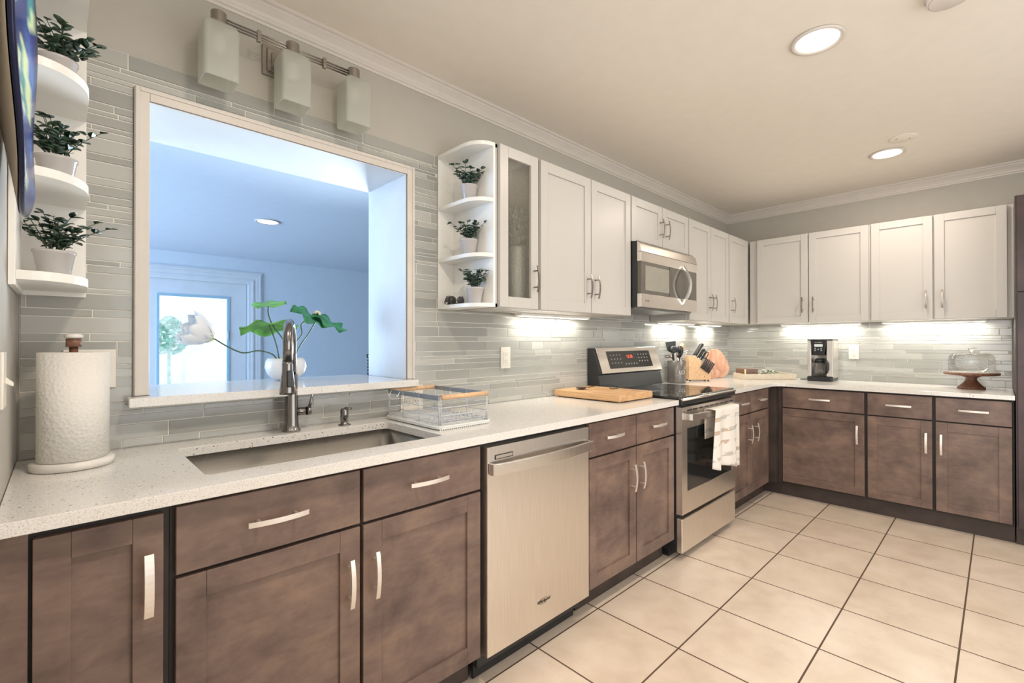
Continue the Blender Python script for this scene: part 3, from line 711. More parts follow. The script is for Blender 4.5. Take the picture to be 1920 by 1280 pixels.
MB().tube([(1.452 + .026 * math.cos(a) + .004 * math.sin(a), YD - .0022, .213 + .0105 * math.sin(a)) for a in [R(20 + 12 * k) for k in range(26)]], .0005, 5).build('logo_swoosh', M['ink'], dd)
MB().box(1.160, 1.745, -.585, -.555, .055, .112).build('toe_panel', M['black'], d, bevel=.004)
MB().box(1.165, 1.740, -.555, -.545, .003, .055).build('toe_skirt', M['black'], d)

# ------------------------------------------------------------------ RANGE
XR0, XR1 = 2.567, 3.322
r = thing('electric_range', (2.945, -.34, 0), 'stainless steel electric range with black glass cooktop', 'stove')
m = MB().box(XR0, XR1, -.625, -.020, .045, .880); m.build('body', M['black'], r)
MB().box(XR0 + .02, XR1 - .02, -.57, -.05, .001, .045).build('plinth', M['black'], r)
ct = MB().box(XR0 - .004, XR1 + .004, -.652, -.115, .9125, .9255).build('cooktop', M['blackglass'], r, bevel=.003)
ringm = plain('burner_ring_grey', (.12, .12, .12), .3)
for cx_, cy_, rr in ((2.76, -.48, .11), (3.13, -.48, .09), (2.76, -.24, .08), (3.13, -.24, .11)):
    m = MB()
    for q in (rr,): m.tube([(cx_ + q * math.cos(R(a)), cy_ + q * math.sin(R(a)), .9255) for a in range(0, 360, 12)], .0007, 4, closed=True)
    m.build('burner_ring', ringm, ct)
MB().box(XR0 - .001, XR1 + .001, -.664, -.10, .880, .9120).build('front_trim', M['black'], r, bevel=.006, seg=3)
MB().tube([(XR0 + .004, -.662, .912), (XR1 - .004, -.662, .912)], .0085, 12).build('trim_rail', M['steelh'], r)
# oven door
YR = -.662
od = MB().box(XR0 + .002, XR0 + .064, YR, -.626, .262, .868).box(3.268, XR1 - .002, YR, -.626, .262, .868).box(XR0 + .064, 3.268, YR, -.626, .745, .868).box(XR0 + .064, 3.268, YR, -.626, .262, .386).build('oven_door', M['steel'], r)
MB().box(XR0 + .062, 3.270, YR + .003, YR + .010, .384, .747).build('oven_window', M['blackglass'], od)
m = MB()
for i in range(9): m.box(2.63 + i * .074, 2.63 + i * .074 + .062, YR - .0006, YR + .002, .843, .851)
m.build('vent_slots', M['black'], od)
pts = [(2.600, YR, .815), (2.604, YR - .03, .815)] + [(2.604 + .682 * i / 14, YR - .040 - .024 * math.sin(math.pi * i / 14), .815) for i in range(0, 15)] + [(3.286, YR - .03, .815), (3.290, YR, .815)]
MB().strip(pts, (0, 0, 1), .018, .007).build('oven_handle', M['steelh'], od, bevel=.002)
MB().box(XR0 + .002, XR1 - .002, YR + .001, -.626, .046, .240).build('storage_drawer', M['steel'], r, bevel=.004)
# backguard
gx0, gx1 = 2.548, 3.332
bgd = MB().prism([(-.012, .926), (-.012, 1.196), (-.055, 1.196), (-.112, 1.030), (-.098, 1.022), (-.118, .926)], gx0, gx1, 'x').build('backguard', M['black'], r)
def slab(m, xa, xb, t0, t1, d0, d1):
    """slab on the leaning face: t along face (0 bottom..1 top), d offset outwards"""
    P0 = Vector((0, -.112, 1.030)); P1 = Vector((0, -.055, 1.196)); T_ = P1 - P0; nrm = Vector((0, -T_.z, T_.y)).normalized()
    q = [(xa, t0, d0), (xb, t0, d0), (xb, t1, d0), (xa, t1, d0), (xa, t0, d1), (xb, t0, d1), (xb, t1, d1), (xa, t1, d1)]
    i = []
    for x, t, dd_ in q: v_ = P0 + T_ * t + nrm * dd_; i.append(m.p(x, v_.y, v_.z))
    for f_ in ((0, 3, 2, 1), (4, 5, 6, 7), (0, 1, 5, 4), (2, 3, 7, 6), (0, 4, 7, 3), (1, 2, 6, 5)): m.face([i[k] for k in f_])
m = MB(); slab(m, gx0 + .022, gx1 - .004, 0, 1.02, .001, .008); cf = m.build('control_fascia', M['steelh'], bgd, bevel=.002)
m = MB(); slab(m, gx0 + .12, gx1 - .125, .17, .86, .008, .0095); m.build('control_glass', M['blackglass'], bgd)
def slabtext(body, x, t, size, mat, nm):
    P0 = Vector((0, -.112, 1.030)); P1 = Vector((0, -.055, 1.196)); T_ = P1 - P0; nrm = Vector((0, -T_.z, T_.y)).normalized(); c_ = P0 + T_ * t + nrm * .0098; c_.x = x
    return text(nm, body, size, mat, bgd, frame(c_, (1, 0, 0), T_), .0002)
slabtext('12:30', 2.93, .62, .034, M['led'], 'clock_digits')
gm = plain('grey_marks', (.35, .35, .35), .5)
def key(xa, xb, t0, t1):
    m = MB(); slab(m, xa, xb, t0, t1, .0095, .0100); m.build('key_mark', gm, bgd)
for i in range(4):
    for k in range(3):
        key(3.04 + i * .036, 3.052 + i * .036, .68 - k * .14, .73 - k * .14); key(2.70 + i * .036, 2.712 + i * .036, .68 - k * .16, .72 - k * .16)
for i in range(5): key(2.86 + i * .034, 2.870 + i * .034, .30, .36)

# tea towel over the oven handle
m = MB(); nu, nv = 44, 30; rows = []
for j in range(nv + 1):
    row = []
    for i in range(nu + 1):
        s_ = i / nu; t = j / nv           # t: 0 back bottom -> over the bar -> front bottom
        top = .838; x = 2.812 + .350 * s_
        if t < .2: z = .66 + (top - .66) * t / .2; y = -.683; fr = 0
        elif t < .30: a = (t - .2) / .1; z = top + .004 * math.sin(math.pi * a); y = -.683 - .066 * a; fr = 0
        else: fr = (t - .30) / .70; z = top - fr * (.325 + .065 * s_); y = -.749
        k = max(0, fr); x += (s_ - .68) * .12 * k
        y -= (.010 + .012 * k) * math.sin(s_ * 11 + .7) * (k ** .5) + .004 * math.sin(s_ * 27) * k
        y -= .022 * k * math.exp(-((s_ - .16) / .07) ** 2) - .012 * k * math.exp(-((s_ - .30) / .03) ** 2) 
        z -= .008 * math.sin(s_ * 9) * k
        row.append(m.p(x, y, z))
    rows.append(row)
for j in range(nv):
    for i in range(nu): m.face((rows[j][i], rows[j][i + 1], rows[j + 1][i + 1], rows[j + 1][i]), True)
tag(m.build('tea_towel', M['towel'], solid=.003, fixn=False), 'cream tea towel with broken brown and grey stripes over the oven handle', 'towel')

# ------------------------------------------------------------------ MICROWAVE
mw = thing('microwave', (2.945, -.2, 1.449), 'stainless over-the-range microwave under the short white cabinet', 'microwave')
x0, x1, z0, z1 = 2.5755, 3.312, 1.452, 1.8572
MB().box(x0, x1, -.372, -.012, z0, z1 - .001).build('body', M['black'], mw, bevel=.002)
MB().box(x0 + .01, x1 - .01, -.36, -.05, z0 - .012, z0).build('underside_vent', plain('grey_grille', (.25, .25, .24), .4, .6), mw)
fr = MB().prism([(-.373, 1.730), (-.398, 1.730), (-.402, 1.79), (-.392, 1.835), (-.378, 1.850), (-.373, 1.850)], x0 - .004, x1, 'x').build('vent_fascia', M['steelh'], mw, bevel=.001)
MB().box(x0 - .0045, x1 + .0005, -.4025, -.38, 1.786, 1.7885).build('vent_gap', M['black'], fr)
dr_ = MB().box(x0 - .004, x1, -.400, -.3735, 1.452, 1.532).build('door', M['steelh'], mw, bevel=.001)
dg = MB().box(x0, x1, -.397, -.3735, 1.532, 1.730).build('door_glass', plain('smoked_glass', (.10, .09, .075), .08, spec=.7), dr_)
MB().box(x0 + .05, x0 + .345, -.3978, -.396, 1.556, 1.708).build('viewing_window', plain('grey_mesh_window', (.30, .29, .245), .3, var=.03), dr_)
MB().box(3.195, 3.202, -.3976, -.396, 1.532, 1.730).build('panel_seam', M['black'], dr_)
MB().box(x0 + .345, x0 + .352, -.3979, -.396, 1.532, 1.730).build('window_seam', M['black'], dr_)
pts = [(3.105, -.398, 1.755)] + [(3.105, -.402 - .052 * math.sin(math.pi * i / 12), 1.755 - .258 * i / 12) for i in range(13)] + [(3.105, -.398, 1.497)]
MB().strip(pts, (1, 0, 0), .012, .006).build('handle', plain('bright_steel', (.85, .83, .80), .22, 1), dr_, bevel=.002)
text('logo', 'LG', .017, M['ink'], dr_, frame((2.655, -.4005, 1.491), (1, 0, 0), (0, 0, 1)), .0002)
MB().tube([(2.628 + .0065 * math.cos(R(a)), -.4005, 1.491 + .0065 * math.sin(R(a))) for a in range(0, 360, 30)], .0006, 4, closed=True).build('logo_ring', M['ink'], dr_)

# ------------------------------------------------------------------ LIGHT FIXTURES
def downlight(x, y, zc, label, grp, mat):
    t = thing('recessed_light', (x, y, zc - .012), label, 'ceiling light', grp)
    MB().lathe([(.076, -.002), (.098, -.004), (.099, -.010), (.090, -.013), (.078, -.008)], (x, y, zc + .002), 40, close=True).build('trim_ring', M['trim'], t)
    MB().lathe([(.0765, 0), (.0765, -.003), (0, -.003)], (x, y, zc - .002), 36).build('diffuser', mat, t)
    return t
downlight(CANS[0][0], CANS[0][1], H, 'large glowing round recessed light nearest in the kitchen ceiling', 'recessed ceiling lights', M['lamp'])
downlight(CANS[1][0], CANS[1][1], H, 'glowing round recessed light farther off near the corner of the kitchen ceiling', 'recessed ceiling lights', M['lamp'])
downlight(CANS[2][0], CANS[2][1], H, 'glowing round recessed light above the camera by the left wall', 'recessed ceiling lights', M['lamp'])
downlight(1.363, 2.56, HF, 'round recessed light in the blue lit ceiling beyond the pass-through', 'recessed ceiling lights', M['lamp'])
# smoke alarm
s = thing('smoke_alarm', (2.345, -1.80, H - .035), 'round white smoke alarm at the top edge of the ceiling', 'smoke alarm')
MB().lathe([(.070, 0), (.070, -.010), (.064, -.012), (.062, -.028), (.050, -.036), (0, -.036)], (2.345, -1.80, H - .0005), 36).build('housing', M['trim'], s)
MB().lathe([(.058, 0), (.0585, -.0015), (.0565, -.0015), (.056, 0)], (2.345, -1.80, H - .030), 36, close=True).build('vent_ring', M['slot'], s)
s = thing('ceiling_cover_plate', (3.771, -1.508, H - .006), 'flat round blank cover plate with two screws beside the far recessed light', 'cover plate')
MB().lathe([(.072, 0), (.072, -.003), (.069, -.0045), (0, -.0045)], (3.771, -1.508, H - .0003), 36).build('plate', M['ceil'], s)
for k in (-1, 1): MB().lathe([(.004, 0), (.004, -.0015), (0, -.002)], (3.771 - .02 * k, -1.508 + .03 * k, H - .0048), 8).build('screw', M['slot'], s)

# vanity style wall light above the pass-through
vf = thing('wall_light_bar', (.684, -.055, 2.06), 'brushed nickel three-lamp wall light with frosted square glass shades above the pass-through', 'wall light')
bp_ = MB().box(.612, .728, -.012, -.0002, 2.232, 2.345).box(.626, .714, -.020, -.012, 2.246, 2.331).box(.640, .700, -.026, -.020, 2.260, 2.317).build('backplate', M['nickel'], vf, bevel=.003)
MB().tube([(.684, -.02, 2.30), (.684, -.10, 2.305)], .009, 12).build('arm', M['nickel'], vf)
CX = (.454, .684, .914); FY = -.112
m = MB()
for dz in (-.010, 0, .010): m.tube([(CX[0], FY, 2.302 + dz), (CX[2], FY, 2.302 + dz)], .0032, 8)
m.build('rods', M['nickel'], vf)
for x in (.573, .798): MB().box(x - .006, x + .006, FY - .008, FY + .008, 2.283, 2.321).build('rod_clip', M['nickel'], vf, bevel=.001)
for x in CX:
    cp_ = MB().lathe([(.0, .024), (.0205, .024), (.0225, .022), (.0225, -.020), (.020, -.022), (0, -.022)], (x, FY, 2.302), 28, smooth=False).build('lamp_cap', M['nickel'], vf)
    m = MB(); hw = .050; tw = .042; th = .004
    prof = [(.020, 2.283), (.036, 2.279), (.0465, 2.268), (hw, 2.256), (hw, 2.092)]
    inner = [(a - th, z - (.003 if k < 3 else 0)) for k, (a, z) in enumerate(prof)]
    rings = []
    def sq(a, z, rd=.010):
        out = []
        rd = min(rd, a * .45)
        for sx, sy, a0 in ((1, 1, 0), (-1, 1, 90), (-1, -1, 180), (1, -1, 270)):
            for k in range(4): aa = R(a0 + 30 * k); out.append(m.p(x + sx * (a - rd) + rd * math.cos(aa), FY + sy * (a - rd) + rd * math.sin(aa), z))
        return out
    seq = [sq(a, z) for a, z in prof] + [sq(a, z) for a, z in inner[::-1]]
    # sloped cut bottom: front lip slightly lower
    for A, B in zip(seq, seq[1:] + [seq[0]]):
        n = len(A)
        for k in range(n): m.face((A[k], A[(k + 1) % n], B[(k + 1) % n], B[k]), False)
    m.build('glass_shade', M['frost'], vf)
    MB().ellipsoid((x, FY, 2.225), (.022, .022, .034), 16, 10).build('bulb', plain('white_bulb', (.85, .84, .80), .4), vf)

# under-cabinet lights
def ucl(T, u0, u1, label, w0=.045, pw=1.55):
    c = T((u0 + u1) / 2, w0 + .03, ZU0 - .0165); t = thing('under_cabinet_light', c, label, 'light', 'under-cabinet light bars')
    MB(T).box(u0, u1, w0, w0 + .055, ZU0 - .0145, ZU0 - .0005).build('housing', M['shelfw'], t, bevel=.001)
    MB(T).box(u0 + .01, u1 - .01, w0 + .008, w0 + .047, ZU0 - .0165, ZU0 - .0146).build('diffuser', M['strip'], t)
    p_ = T((u0 + u1) / 2, w0 + .027, ZU0 - .019)
    rz = 0 if T is TN else R(90)
    area('under_cabinet_lamp', p_, u1 - u0 - .03, pw * (u1 - u0) / .5, (1.0, 0.96, 0.86), (0, 0, rz), .035)
ucl(TN, 1.86, 2.46, 'lit light bar under the cabinets left of the microwave')
ucl(TN, 3.38, 3.92, 'lit light bar under the cabinet just right of the microwave', pw=2.3)
ucl(TN, 4.12, 4.46, 'short lit light bar under the corner wall cabinet', pw=2.5)
ucl(TE, .52, 1.12, 'lit light bar under the cabinet above the coffee maker', pw=2.6)
ucl(TE, 1.26, 1.86, 'lit light bar under the cabinet above the cake stand', pw=2.6)

# ------------------------------------------------------------------ OUTLETS AND SWITCHES
def outlet(T, u, z, label, wd=.070, gangs=1, kind='outlet'):
    o = thing('wall_outlet' if kind == 'outlet' else 'switch_plate', T(u, .008, z), label, 'outlet' if kind == 'outlet' else 'switch')
    MB(T).box(u - wd / 2, u + wd / 2, .0068, .0135, z - .058, z + .058).build('plate', M['plastic'], o, bevel=.002)
    for g_ in range(gangs):
        uc = u + (g_ - (gangs - 1) / 2) * .046
        if kind == 'outlet':
            rc = MB(T).box(uc - .0165, uc + .0165, .0135, .0155, z - .034, z + .034).build('receptacle', M['plastic'], o, bevel=.001)
            m = MB(T)
            for s_ in (-1, 1):
                zc = z + s_ * .019
                m.box(uc - .0075, uc - .0055, .0155, .0159, zc, zc + .008); m.box(uc + .0055, uc + .0075, .0155, .0159, zc + .001, zc + .007); m.box(uc - .002, uc + .002, .0155, .0159, zc - .009, zc - .005)
            m.build('slots', M['slot'], rc)
        else:
            MB(T).box(uc - .0165, uc + .0165, .0135, .0165, z - .034, z + .034).build('rocker', M['plastic'], o, bevel=.001)
    return o
outlet(TN, 1.821, 1.153, 'ivory wall outlet between the dish rack and the stove')
outlet(TE, 1.059, 1.152, 'ivory wall outlet right of the coffee maker')
outlet(TN, 1.238, .982, 'wide ivory outlet plate low on the tiles behind the dish rack', .116, 2)
outlet(TN, .150, 1.160, 'plain ivory switch plate behind the paper towels', .116, 2, 'switch')
s = thing('light_switch', (.001, -.475, 1.162), 'white toggle light switch on the left wall', 'switch')
MB().box(.0003, .006, -.515, -.437, 1.104, 1.220).build('plate', M['plastic'], s, bevel=.002)
MB().prism([(.006, 1.155), (.006, 1.169), (.018, 1.156), (.018, 1.148)], -.481, -.471, 'y').build('toggle', M['plastic'], s, bevel=.001)

# ------------------------------------------------------------------ BLUE WALL BOWL
bw = thing('wall_bowl', (.002, -.70, 1.47), 'large blue glazed bowl with green leaf motifs hung on the left wall', 'wall bowl')
m = MB(); n = 96; cy_, cz_ = -.70, 1.80
def bowl(prof, smooth=True):
    rings = []
    for r_0, hx_ in prof:
        ring_ = []
        for i in range(n):
            a = 2 * math.pi * i / n; wob = 1 + .012 * math.sin(3 * a + 1) * (r_0 / .33) + .006 * math.sin(7 * a) * (r_0 / .33)
            ring_.append(m.p(hx_ + (.003 * math.sin(5 * a) if r_0 > .3 else 0), cy_ + r_0 * wob * math.cos(a), cz_ + r_0 * wob * math.sin(a)))
        rings.append(ring_)
    for A, B in zip(rings, rings[1:]):
        for i in range(n): m.face((A[i], A[(i + 1) % n], B[(i + 1) % n], B[i]), smooth)
    return rings
rg = bowl([(.325, .0365), (.26, .024), (.19, .012), (.11, .002)]); m.face(rg[-1])
m.build('bowl_back', M['bisque'], bw)
m = MB(); inner = [(.326, .038), (.331, .041), (.330, .0445), (.326, .0455)] + [(.32 - .02 * k, .0445 - .033 * (1 - ((.32 - .02 * k) / .32) ** 2)) for k in range(0, 16)]
rg = bowl(inner); cc = m.p(.0115, cy_, cz_)
for i in range(n): m.face((rg[-1][i], rg[-1][(i + 1) % n], cc), True)
o = m.build('bowl_glaze', M['glaze'], bw, fixn=True)
me = o.data; ca = me.color_attributes.new('Col', 'FLOAT_COLOR', 'POINT'); rnd = random.Random(4)
leaves = [(-.455, 1.795, .040, .085, .35), (-.455, 1.985, .035, .075, .35), (-.62, 1.9, .05, .10, -.6), (-.75, 1.66, .05, .11, .9), (-.9, 1.85, .05, .1, .1), (-.55, 1.62, .04, .09, -.4)]
for v_ in me.vertices:
    y = v_.co.y - .70; z = v_.co.z + 1.47; x = v_.co.x
    s1 = .5 + .5 * math.sin(y * 31 + 4 * math.sin(z * 13)); s2 = .5 + .5 * math.sin(z * 24 + 3 * math.sin(y * 17 + 1))
    c_ = [.006 + .03 * s1 * s2, .02 + .14 * s1 * s2, .13 + .33 * s2 * s1 + .05 * s2]
    rr = math.hypot(y - cy_, z - cz_)
    if rr > .318: c_ = [.008, .012, .05]
    for ly, lz, a_, b_, th_ in leaves:
        u_ = (y - ly) * math.cos(th_) + (z - lz) * math.sin(th_); w_ = -(y - ly) * math.sin(th_) + (z - lz) * math.cos(th_)
        q = (u_ / a_) ** 2 + (w_ / b_) ** 2
        if q < 1 and rr < .318: c_ = [.55, .66, .36] if (u_ > 0 or q > .7) else [.03, .24, .26]
    ca.data[v_.index].color = (*c_, 1)

# ------------------------------------------------------------------ POTTED PLANTS
def leaf(m, base, dirv, ln_, wd, fold=.25):
    d_ = Vector(dirv).normalized(); up_ = Vector((0, 0, 1)); s_ = d_.cross(up_)
    if s_.length < .1: s_ = Vector((1, 0, 0))
    s_.normalize(); n_ = s_.cross(d_).normalized(); prof = [(0, .0), (.18, .62), (.42, 1.0), (.68, .86), (.88, .45), (1.0, 0)]
    c0 = []; Lf = []; Rg = []
    for t, ww in prof:
        p_ = Vector(base) + d_ * ln_ * t + n_ * (-.12 * ln_ * t * t); c0.append(m.p(*p_))
        if 0 < ww: q = s_ * wd * .5 * ww; e = n_ * (wd * fold * ww * .5); Lf.append(m.p(*(p_ + q + e))); Rg.append(m.p(*(p_ - q + e)))
    for S in (Lf, Rg):
        m.face((c0[0], c0[1], S[0]), True)
        for i in range(len(S) - 1): m.face((c0[i + 1], c0[i + 2], S[i + 1], S[i]), True)
        m.face((c0[-2], c0[-1], S[-1]), True)
def potted(loc, seed, label, scale=1.0, spread=1.0, h=.085):
    rnd = random.Random(seed); x, y, z = loc
    t = thing('potted_plant', loc, label, 'potted plant', 'small potted plants on the corner shelves')
    r0, r1 = .030 * scale, .041 * scale; ph = .072 * scale
    MB().lathe([(r0 * .92, 0), (r0, .003), (r1 - .001, ph - .008), (r1 + .0015, ph - .006), (r1 + .0015, ph), (r1 - .002, ph), (r1 - .003, ph - .010), (0, ph - .010)], loc, 32).build('pot', M['pottery'], t)
    MB().lathe([(r1 - .0035, 0), (r1 * .5, .003), (0, .004)], (x, y, z + ph - .0098), 16).build('soil', M['soil'], t)
    lf = MB(); st = MB()
    for k in range(26):
        a = rnd.random() * 6.28; inc = (.15 + .80 * rnd.random()) * spread; hh = h * scale * (.5 + .62 * rnd.random()); b0 = Vector((x + .015 * rnd.uniform(-1, 1), y + .015 * rnd.uniform(-1, 1), z + ph - .008))
        dirh = Vector((math.cos(a), math.sin(a), 0)); pts = []
        for q in range(6):
            s_ = q / 5; pts.append(b0 + dirh * (hh * inc * s_ ** 1.3) + Vector((0, 0, hh * s_ * (1 - .25 * inc * s_))))
        for p_ in pts: p_.x = max(p_.x, loc[3] if len(loc) > 3 else -9)
        st.tube(pts, [.0014, .0013, .0012, .0011, .001, .0008], 5)
        for q in (2, 3, 4, 5):
            for sgn in (-1, 1):
                if rnd.random() < .22: continue
                aa = a + sgn * (1.0 + rnd.random() * .6) if q < 5 else a + sgn * .6
                dv = Vector((math.cos(aa), math.sin(aa), rnd.uniform(-.1, .75)))
                leaf(lf, pts[q], dv, .0245 * scale * rnd.uniform(.75, 1.15), .0185 * scale * rnd.uniform(.8, 1.15))
    return t, st, lf
def finish_plant(t, st, lf, lim):
    """keep foliage inside the shelf niche: bend stray points back from the walls"""
    (xa, xb, ya, yb, zb) = lim
    for m in (st, lf):
        m.v = [(min(max(v[0], xa), xb), min(max(v[1], ya), yb), min(v[2], zb)) for v in m.v]
    st.build('stems', M['stemd'], t); lf.build('foliage', M['leafd'], t, solid=.0004, fixn=False)
LZ = [1.407, 1.654, 1.915]
for z, sd, lb, xx in ((LZ[2], 21, 'small dark-leaved plant in a grey pot on the top shelf at left', .078), (LZ[1], 22, 'small dark-leaved plant in a grey pot on the middle shelf at left', .078), (LZ[0], 23, 'small dark-leaved plant in a grey pot on the bottom shelf at left', .075)):
    t, st, lf = potted((xx, -.165, z + .0005), sd, lb, 1.0, 1.0, .105)
    finish_plant(t, st, lf, (.016, .22, -.33, -.016, z + .23))
for z, sd, lb, xx, yy in ((1.8903, 31, 'small dark-leaved plant in a grey pot on the top open shelf beside the glass cabinet', 1.427, -.195), (1.6403, 32, 'small bushy plant in a grey pot on the middle open shelf beside the glass cabinet', 1.427, -.195), (1.4157, 33, 'small dark-leaved plant in a grey pot behind the two figurines', 1.4265, -.238)):
    t, st, lf = potted((xx, yy, z + .0005), sd, lb, .98, .95, .095)
    finish_plant(t, st, lf, (1.30, 1.469, -.34, -.016, z + .21))
# figurines
def figurine(x, y, z, rot, sc_, label):
    t = thing('animal_figurine', (x, y, z), label, 'figurine', 'dark carved animal figurines')
    m = MB(); c, s = math.cos(rot), math.sin(rot)
    W = lambda a, b_, h_: (x + (a * c - b_ * s) * sc_, y + (a * s + b_ * c) * sc_, z + h_ * sc_)
    m.ellipsoid(W(0, 0, .021), (.021 * sc_, .016 * sc_, .019 * sc_), 14, 9)
    m.ellipsoid(W(-.022, 0, .022), (.012 * sc_, .011 * sc_, .012 * sc_), 12, 8)
    for b_ in (-.008, .008): m.ellipsoid(W(-.020, b_, .034), (.004 * sc_, .003 * sc_, .006 * sc_), 8, 5); m.ellipsoid(W(-.010, b_ * 1.4, .005), (.007 * sc_, .005 * sc_, .006 * sc_), 8, 5); m.ellipsoid(W(.014, b_ * 1.4, .005), (.008 * sc_, .006 * sc_, .006 * sc_), 8, 5)
    m.tube([W(-.032, 0, .018), W(-.037, 0, .010), W(-.034, 0, .003)], [.004 * sc_, .003 * sc_, .002 * sc_], 8)
    m.build('body', M['stonef'], t)
figurine(1.4205, -.070, 1.4158, R(0), 1.12, 'larger dark carved animal figurine at the left of the bottom open shelf')
figurine(1.412, -.150, 1.4158, R(60), .90, 'smaller dark carved animal figurine beside the grey pot on the bottom open shelf')

# ------------------------------------------------------------------ LOTUS ARRANGEMENT
lx, ly, lz = .800, .320, 1.0708
lt = thing('lotus_arrangement', (lx, ly, lz), 'white round pot with a lotus bloom and broad green leaves on the stone ledge', 'flower arrangement')
MB().lathe([(.030, 0), (.050, .006), (.074, .030), (.083, .060), (.079, .085), (.072, .098), (.069, .098), (.074, .08), (.0, .075)], (lx, ly, lz), 40).build('pot', M['vase'], lt)
def sm(pts, n=5):
    P_ = [Vector(p) for p in pts]; out = []
    for i in range(len(P_) - 1):
        p0 = P_[max(i - 1, 0)]; p1 = P_[i]; p2 = P_[i + 1]; p3 = P_[min(i + 2, len(P_) - 1)]
        for k in range(n):
            t = k / n; out.append(.5 * ((2 * p1) + (-p0 + p2) * t + (2 * p0 - 5 * p1 + 4 * p2 - p3) * t * t + (-p0 + 3 * p1 - 3 * p2 + p3) * t ** 3))
    out.append(P_[-1]); return out
m = MB()
for pts in ([(.768, .32, 1.15), (.745, .31, 1.185), (.69, .31, 1.203), (.63, .31, 1.195), (.575, .305, 1.22), (.527, .31, 1.254)],
            [(.775, .32, 1.15), (.760, .31, 1.22), (.745, .31, 1.27), (.728, .31, 1.318)],
            [(.800, .31, 1.15), (.790, .31, 1.24), (.745, .31, 1.31), (.725, .31, 1.365), (.728, .31, 1.408)],
            [(.822, .32, 1.15), (.835, .31, 1.23), (.868, .32, 1.275), (.866, .32, 1.32), (.905, .32, 1.352)],
            [(.835, .32, 1.15), (.850, .31, 1.21), (.895, .31, 1.28), (.930, .31, 1.345)]): m.tube(sm(pts), .0028, 7)
m.build('stem', M['stem'], lt)
def pad(c, rx, ry, tilt, roll, seed, nm, mat, ruf=.08, cup=.3):
    rnd = random.Random(seed); m = MB(); n = 40; rings = [[m.p(*c)]]
    Rm = Matrix.Rotation(roll, 3, 'Y') @ Matrix.Rotation(tilt, 3, 'X')
    for k in range(1, 6):
        t = k / 5; ring_ = []
        for i in range(n):
            a = 2 * math.pi * i / n; e = 1 + ruf * .6 * math.sin(5 * a + seed) * t + .03 * math.sin(11 * a) * t
            q = Vector((rx * t * math.cos(a) * e, ry * t * math.sin(a) * e, rx * (ruf * 1.2 * math.sin(6 * a + seed) * t * t + cup * t * t - .05 * abs(math.sin(4.5 * a)) * t)))
            ring_.append(m.p(*(Vector(c) + Rm @ q)))
        rings.append(ring_)
    for i in range(n): m.face((rings[0][0], rings[1][i], rings[1][(i + 1) % n]), True)
    for A, B in zip(rings[1:], rings[2:]):
        for i in range(n): m.face((A[i], B[i], B[(i + 1) % n], A[(i + 1) % n]), True)
    return m.build(nm, mat, lt, solid=.0008, fixn=False)
pad((.728, .31, 1.408), .070, .062, R(14), R(-10), 1, 'leaf', M['leafl'], .04, -.02)
pad((.728, .31, 1.314), .115, .095, R(-17), R(-2), 2, 'leaf', M['leafl'], .08, -.10)
pad((.905, .32, 1.358), .090, .070, R(28), R(24), 3, 'leaf', M['leafg'], .13, .02)
pad((.990, .31, 1.334), .082, .068, R(26), R(24), 4, 'leaf', M['leafg'], .12, .02)
# blooms
def bloom(c, axis, ln_, wd, layers, nm, mat):
    ax = Vector(axis).normalized(); s0 = ax.orthogonal().normalized(); s1 = ax.cross(s0); b_ = MB()
    for ly_, (cnt, open_, sc_) in enumerate(layers):
        for i in range(cnt):
            a = 2 * math.pi * (i + .5 * ly_) / cnt; rad = s0 * math.cos(a) + s1 * math.sin(a); tang = ax.cross(rad)
            prev = None
            for k in range(9):
                t = k / 8; rr = wd * sc_ * math.sin(math.pi * .60 * t) * open_ + .004; cpt = Vector(c) + ax * ln_ * t * (1 - .12 * ly_) + rad * rr
                w_ = wd * 1.1 * max(0, math.sin(math.pi * (t * .96 + .04))) ** .75 * sc_ * .6; w_ = max(w_, .0008)
                row = [b_.p(*(cpt + tang * w_ * u_ - rad * w_ * .5 * u_ * u_)) for u_ in (-1, -.5, 0, .5, 1)]
                if prev:
                    for q in range(4): b_.face((prev[q], prev[q + 1], row[q + 1], row[q]), True)
                prev = row
    return b_.build(nm, mat, lt, solid=.0008, fixn=False)
mpet, tpet, bpet = nt('lotus_petals')
v_ = coords(tpet); sx = N(tpet, 'ShaderNodeVectorMath', operation='DISTANCE'); tpet.links.new(v_, sx.inputs[0]); sx.inputs[1].default_value = (.527 - lx, .31 - ly, 1.254 - lz)
tpet.links.new(ramp(tpet, sx.outputs['Value'], [(.012, (.62, .62, .22)), (.045, (.82, .83, .84))]), bpet.inputs['Base Color']); bpet.inputs['Roughness'].default_value = .5
bloom((.527, .31, 1.254), (-.84, -.1, .42), .112, .064, [(8, 1.0, 1.0), (7, .80, .95), (5, .5, .85)], 'bloom', mpet)
m = MB(); rnd = random.Random(6)
for i in range(40):
    a, b_ = rnd.random() * 6.28, rnd.random() * 1.3; q = (.935 + .018 * math.cos(a) * math.sin(b_), .32 + .018 * math.sin(a) * math.sin(b_), 1.362 + .020 * math.cos(b_)); m.ellipsoid(q, (.005, .005, .005), 6, 4)
m.build('small_bloom', plain('cream_bloom', (.72, .66, .52), .6), lt)

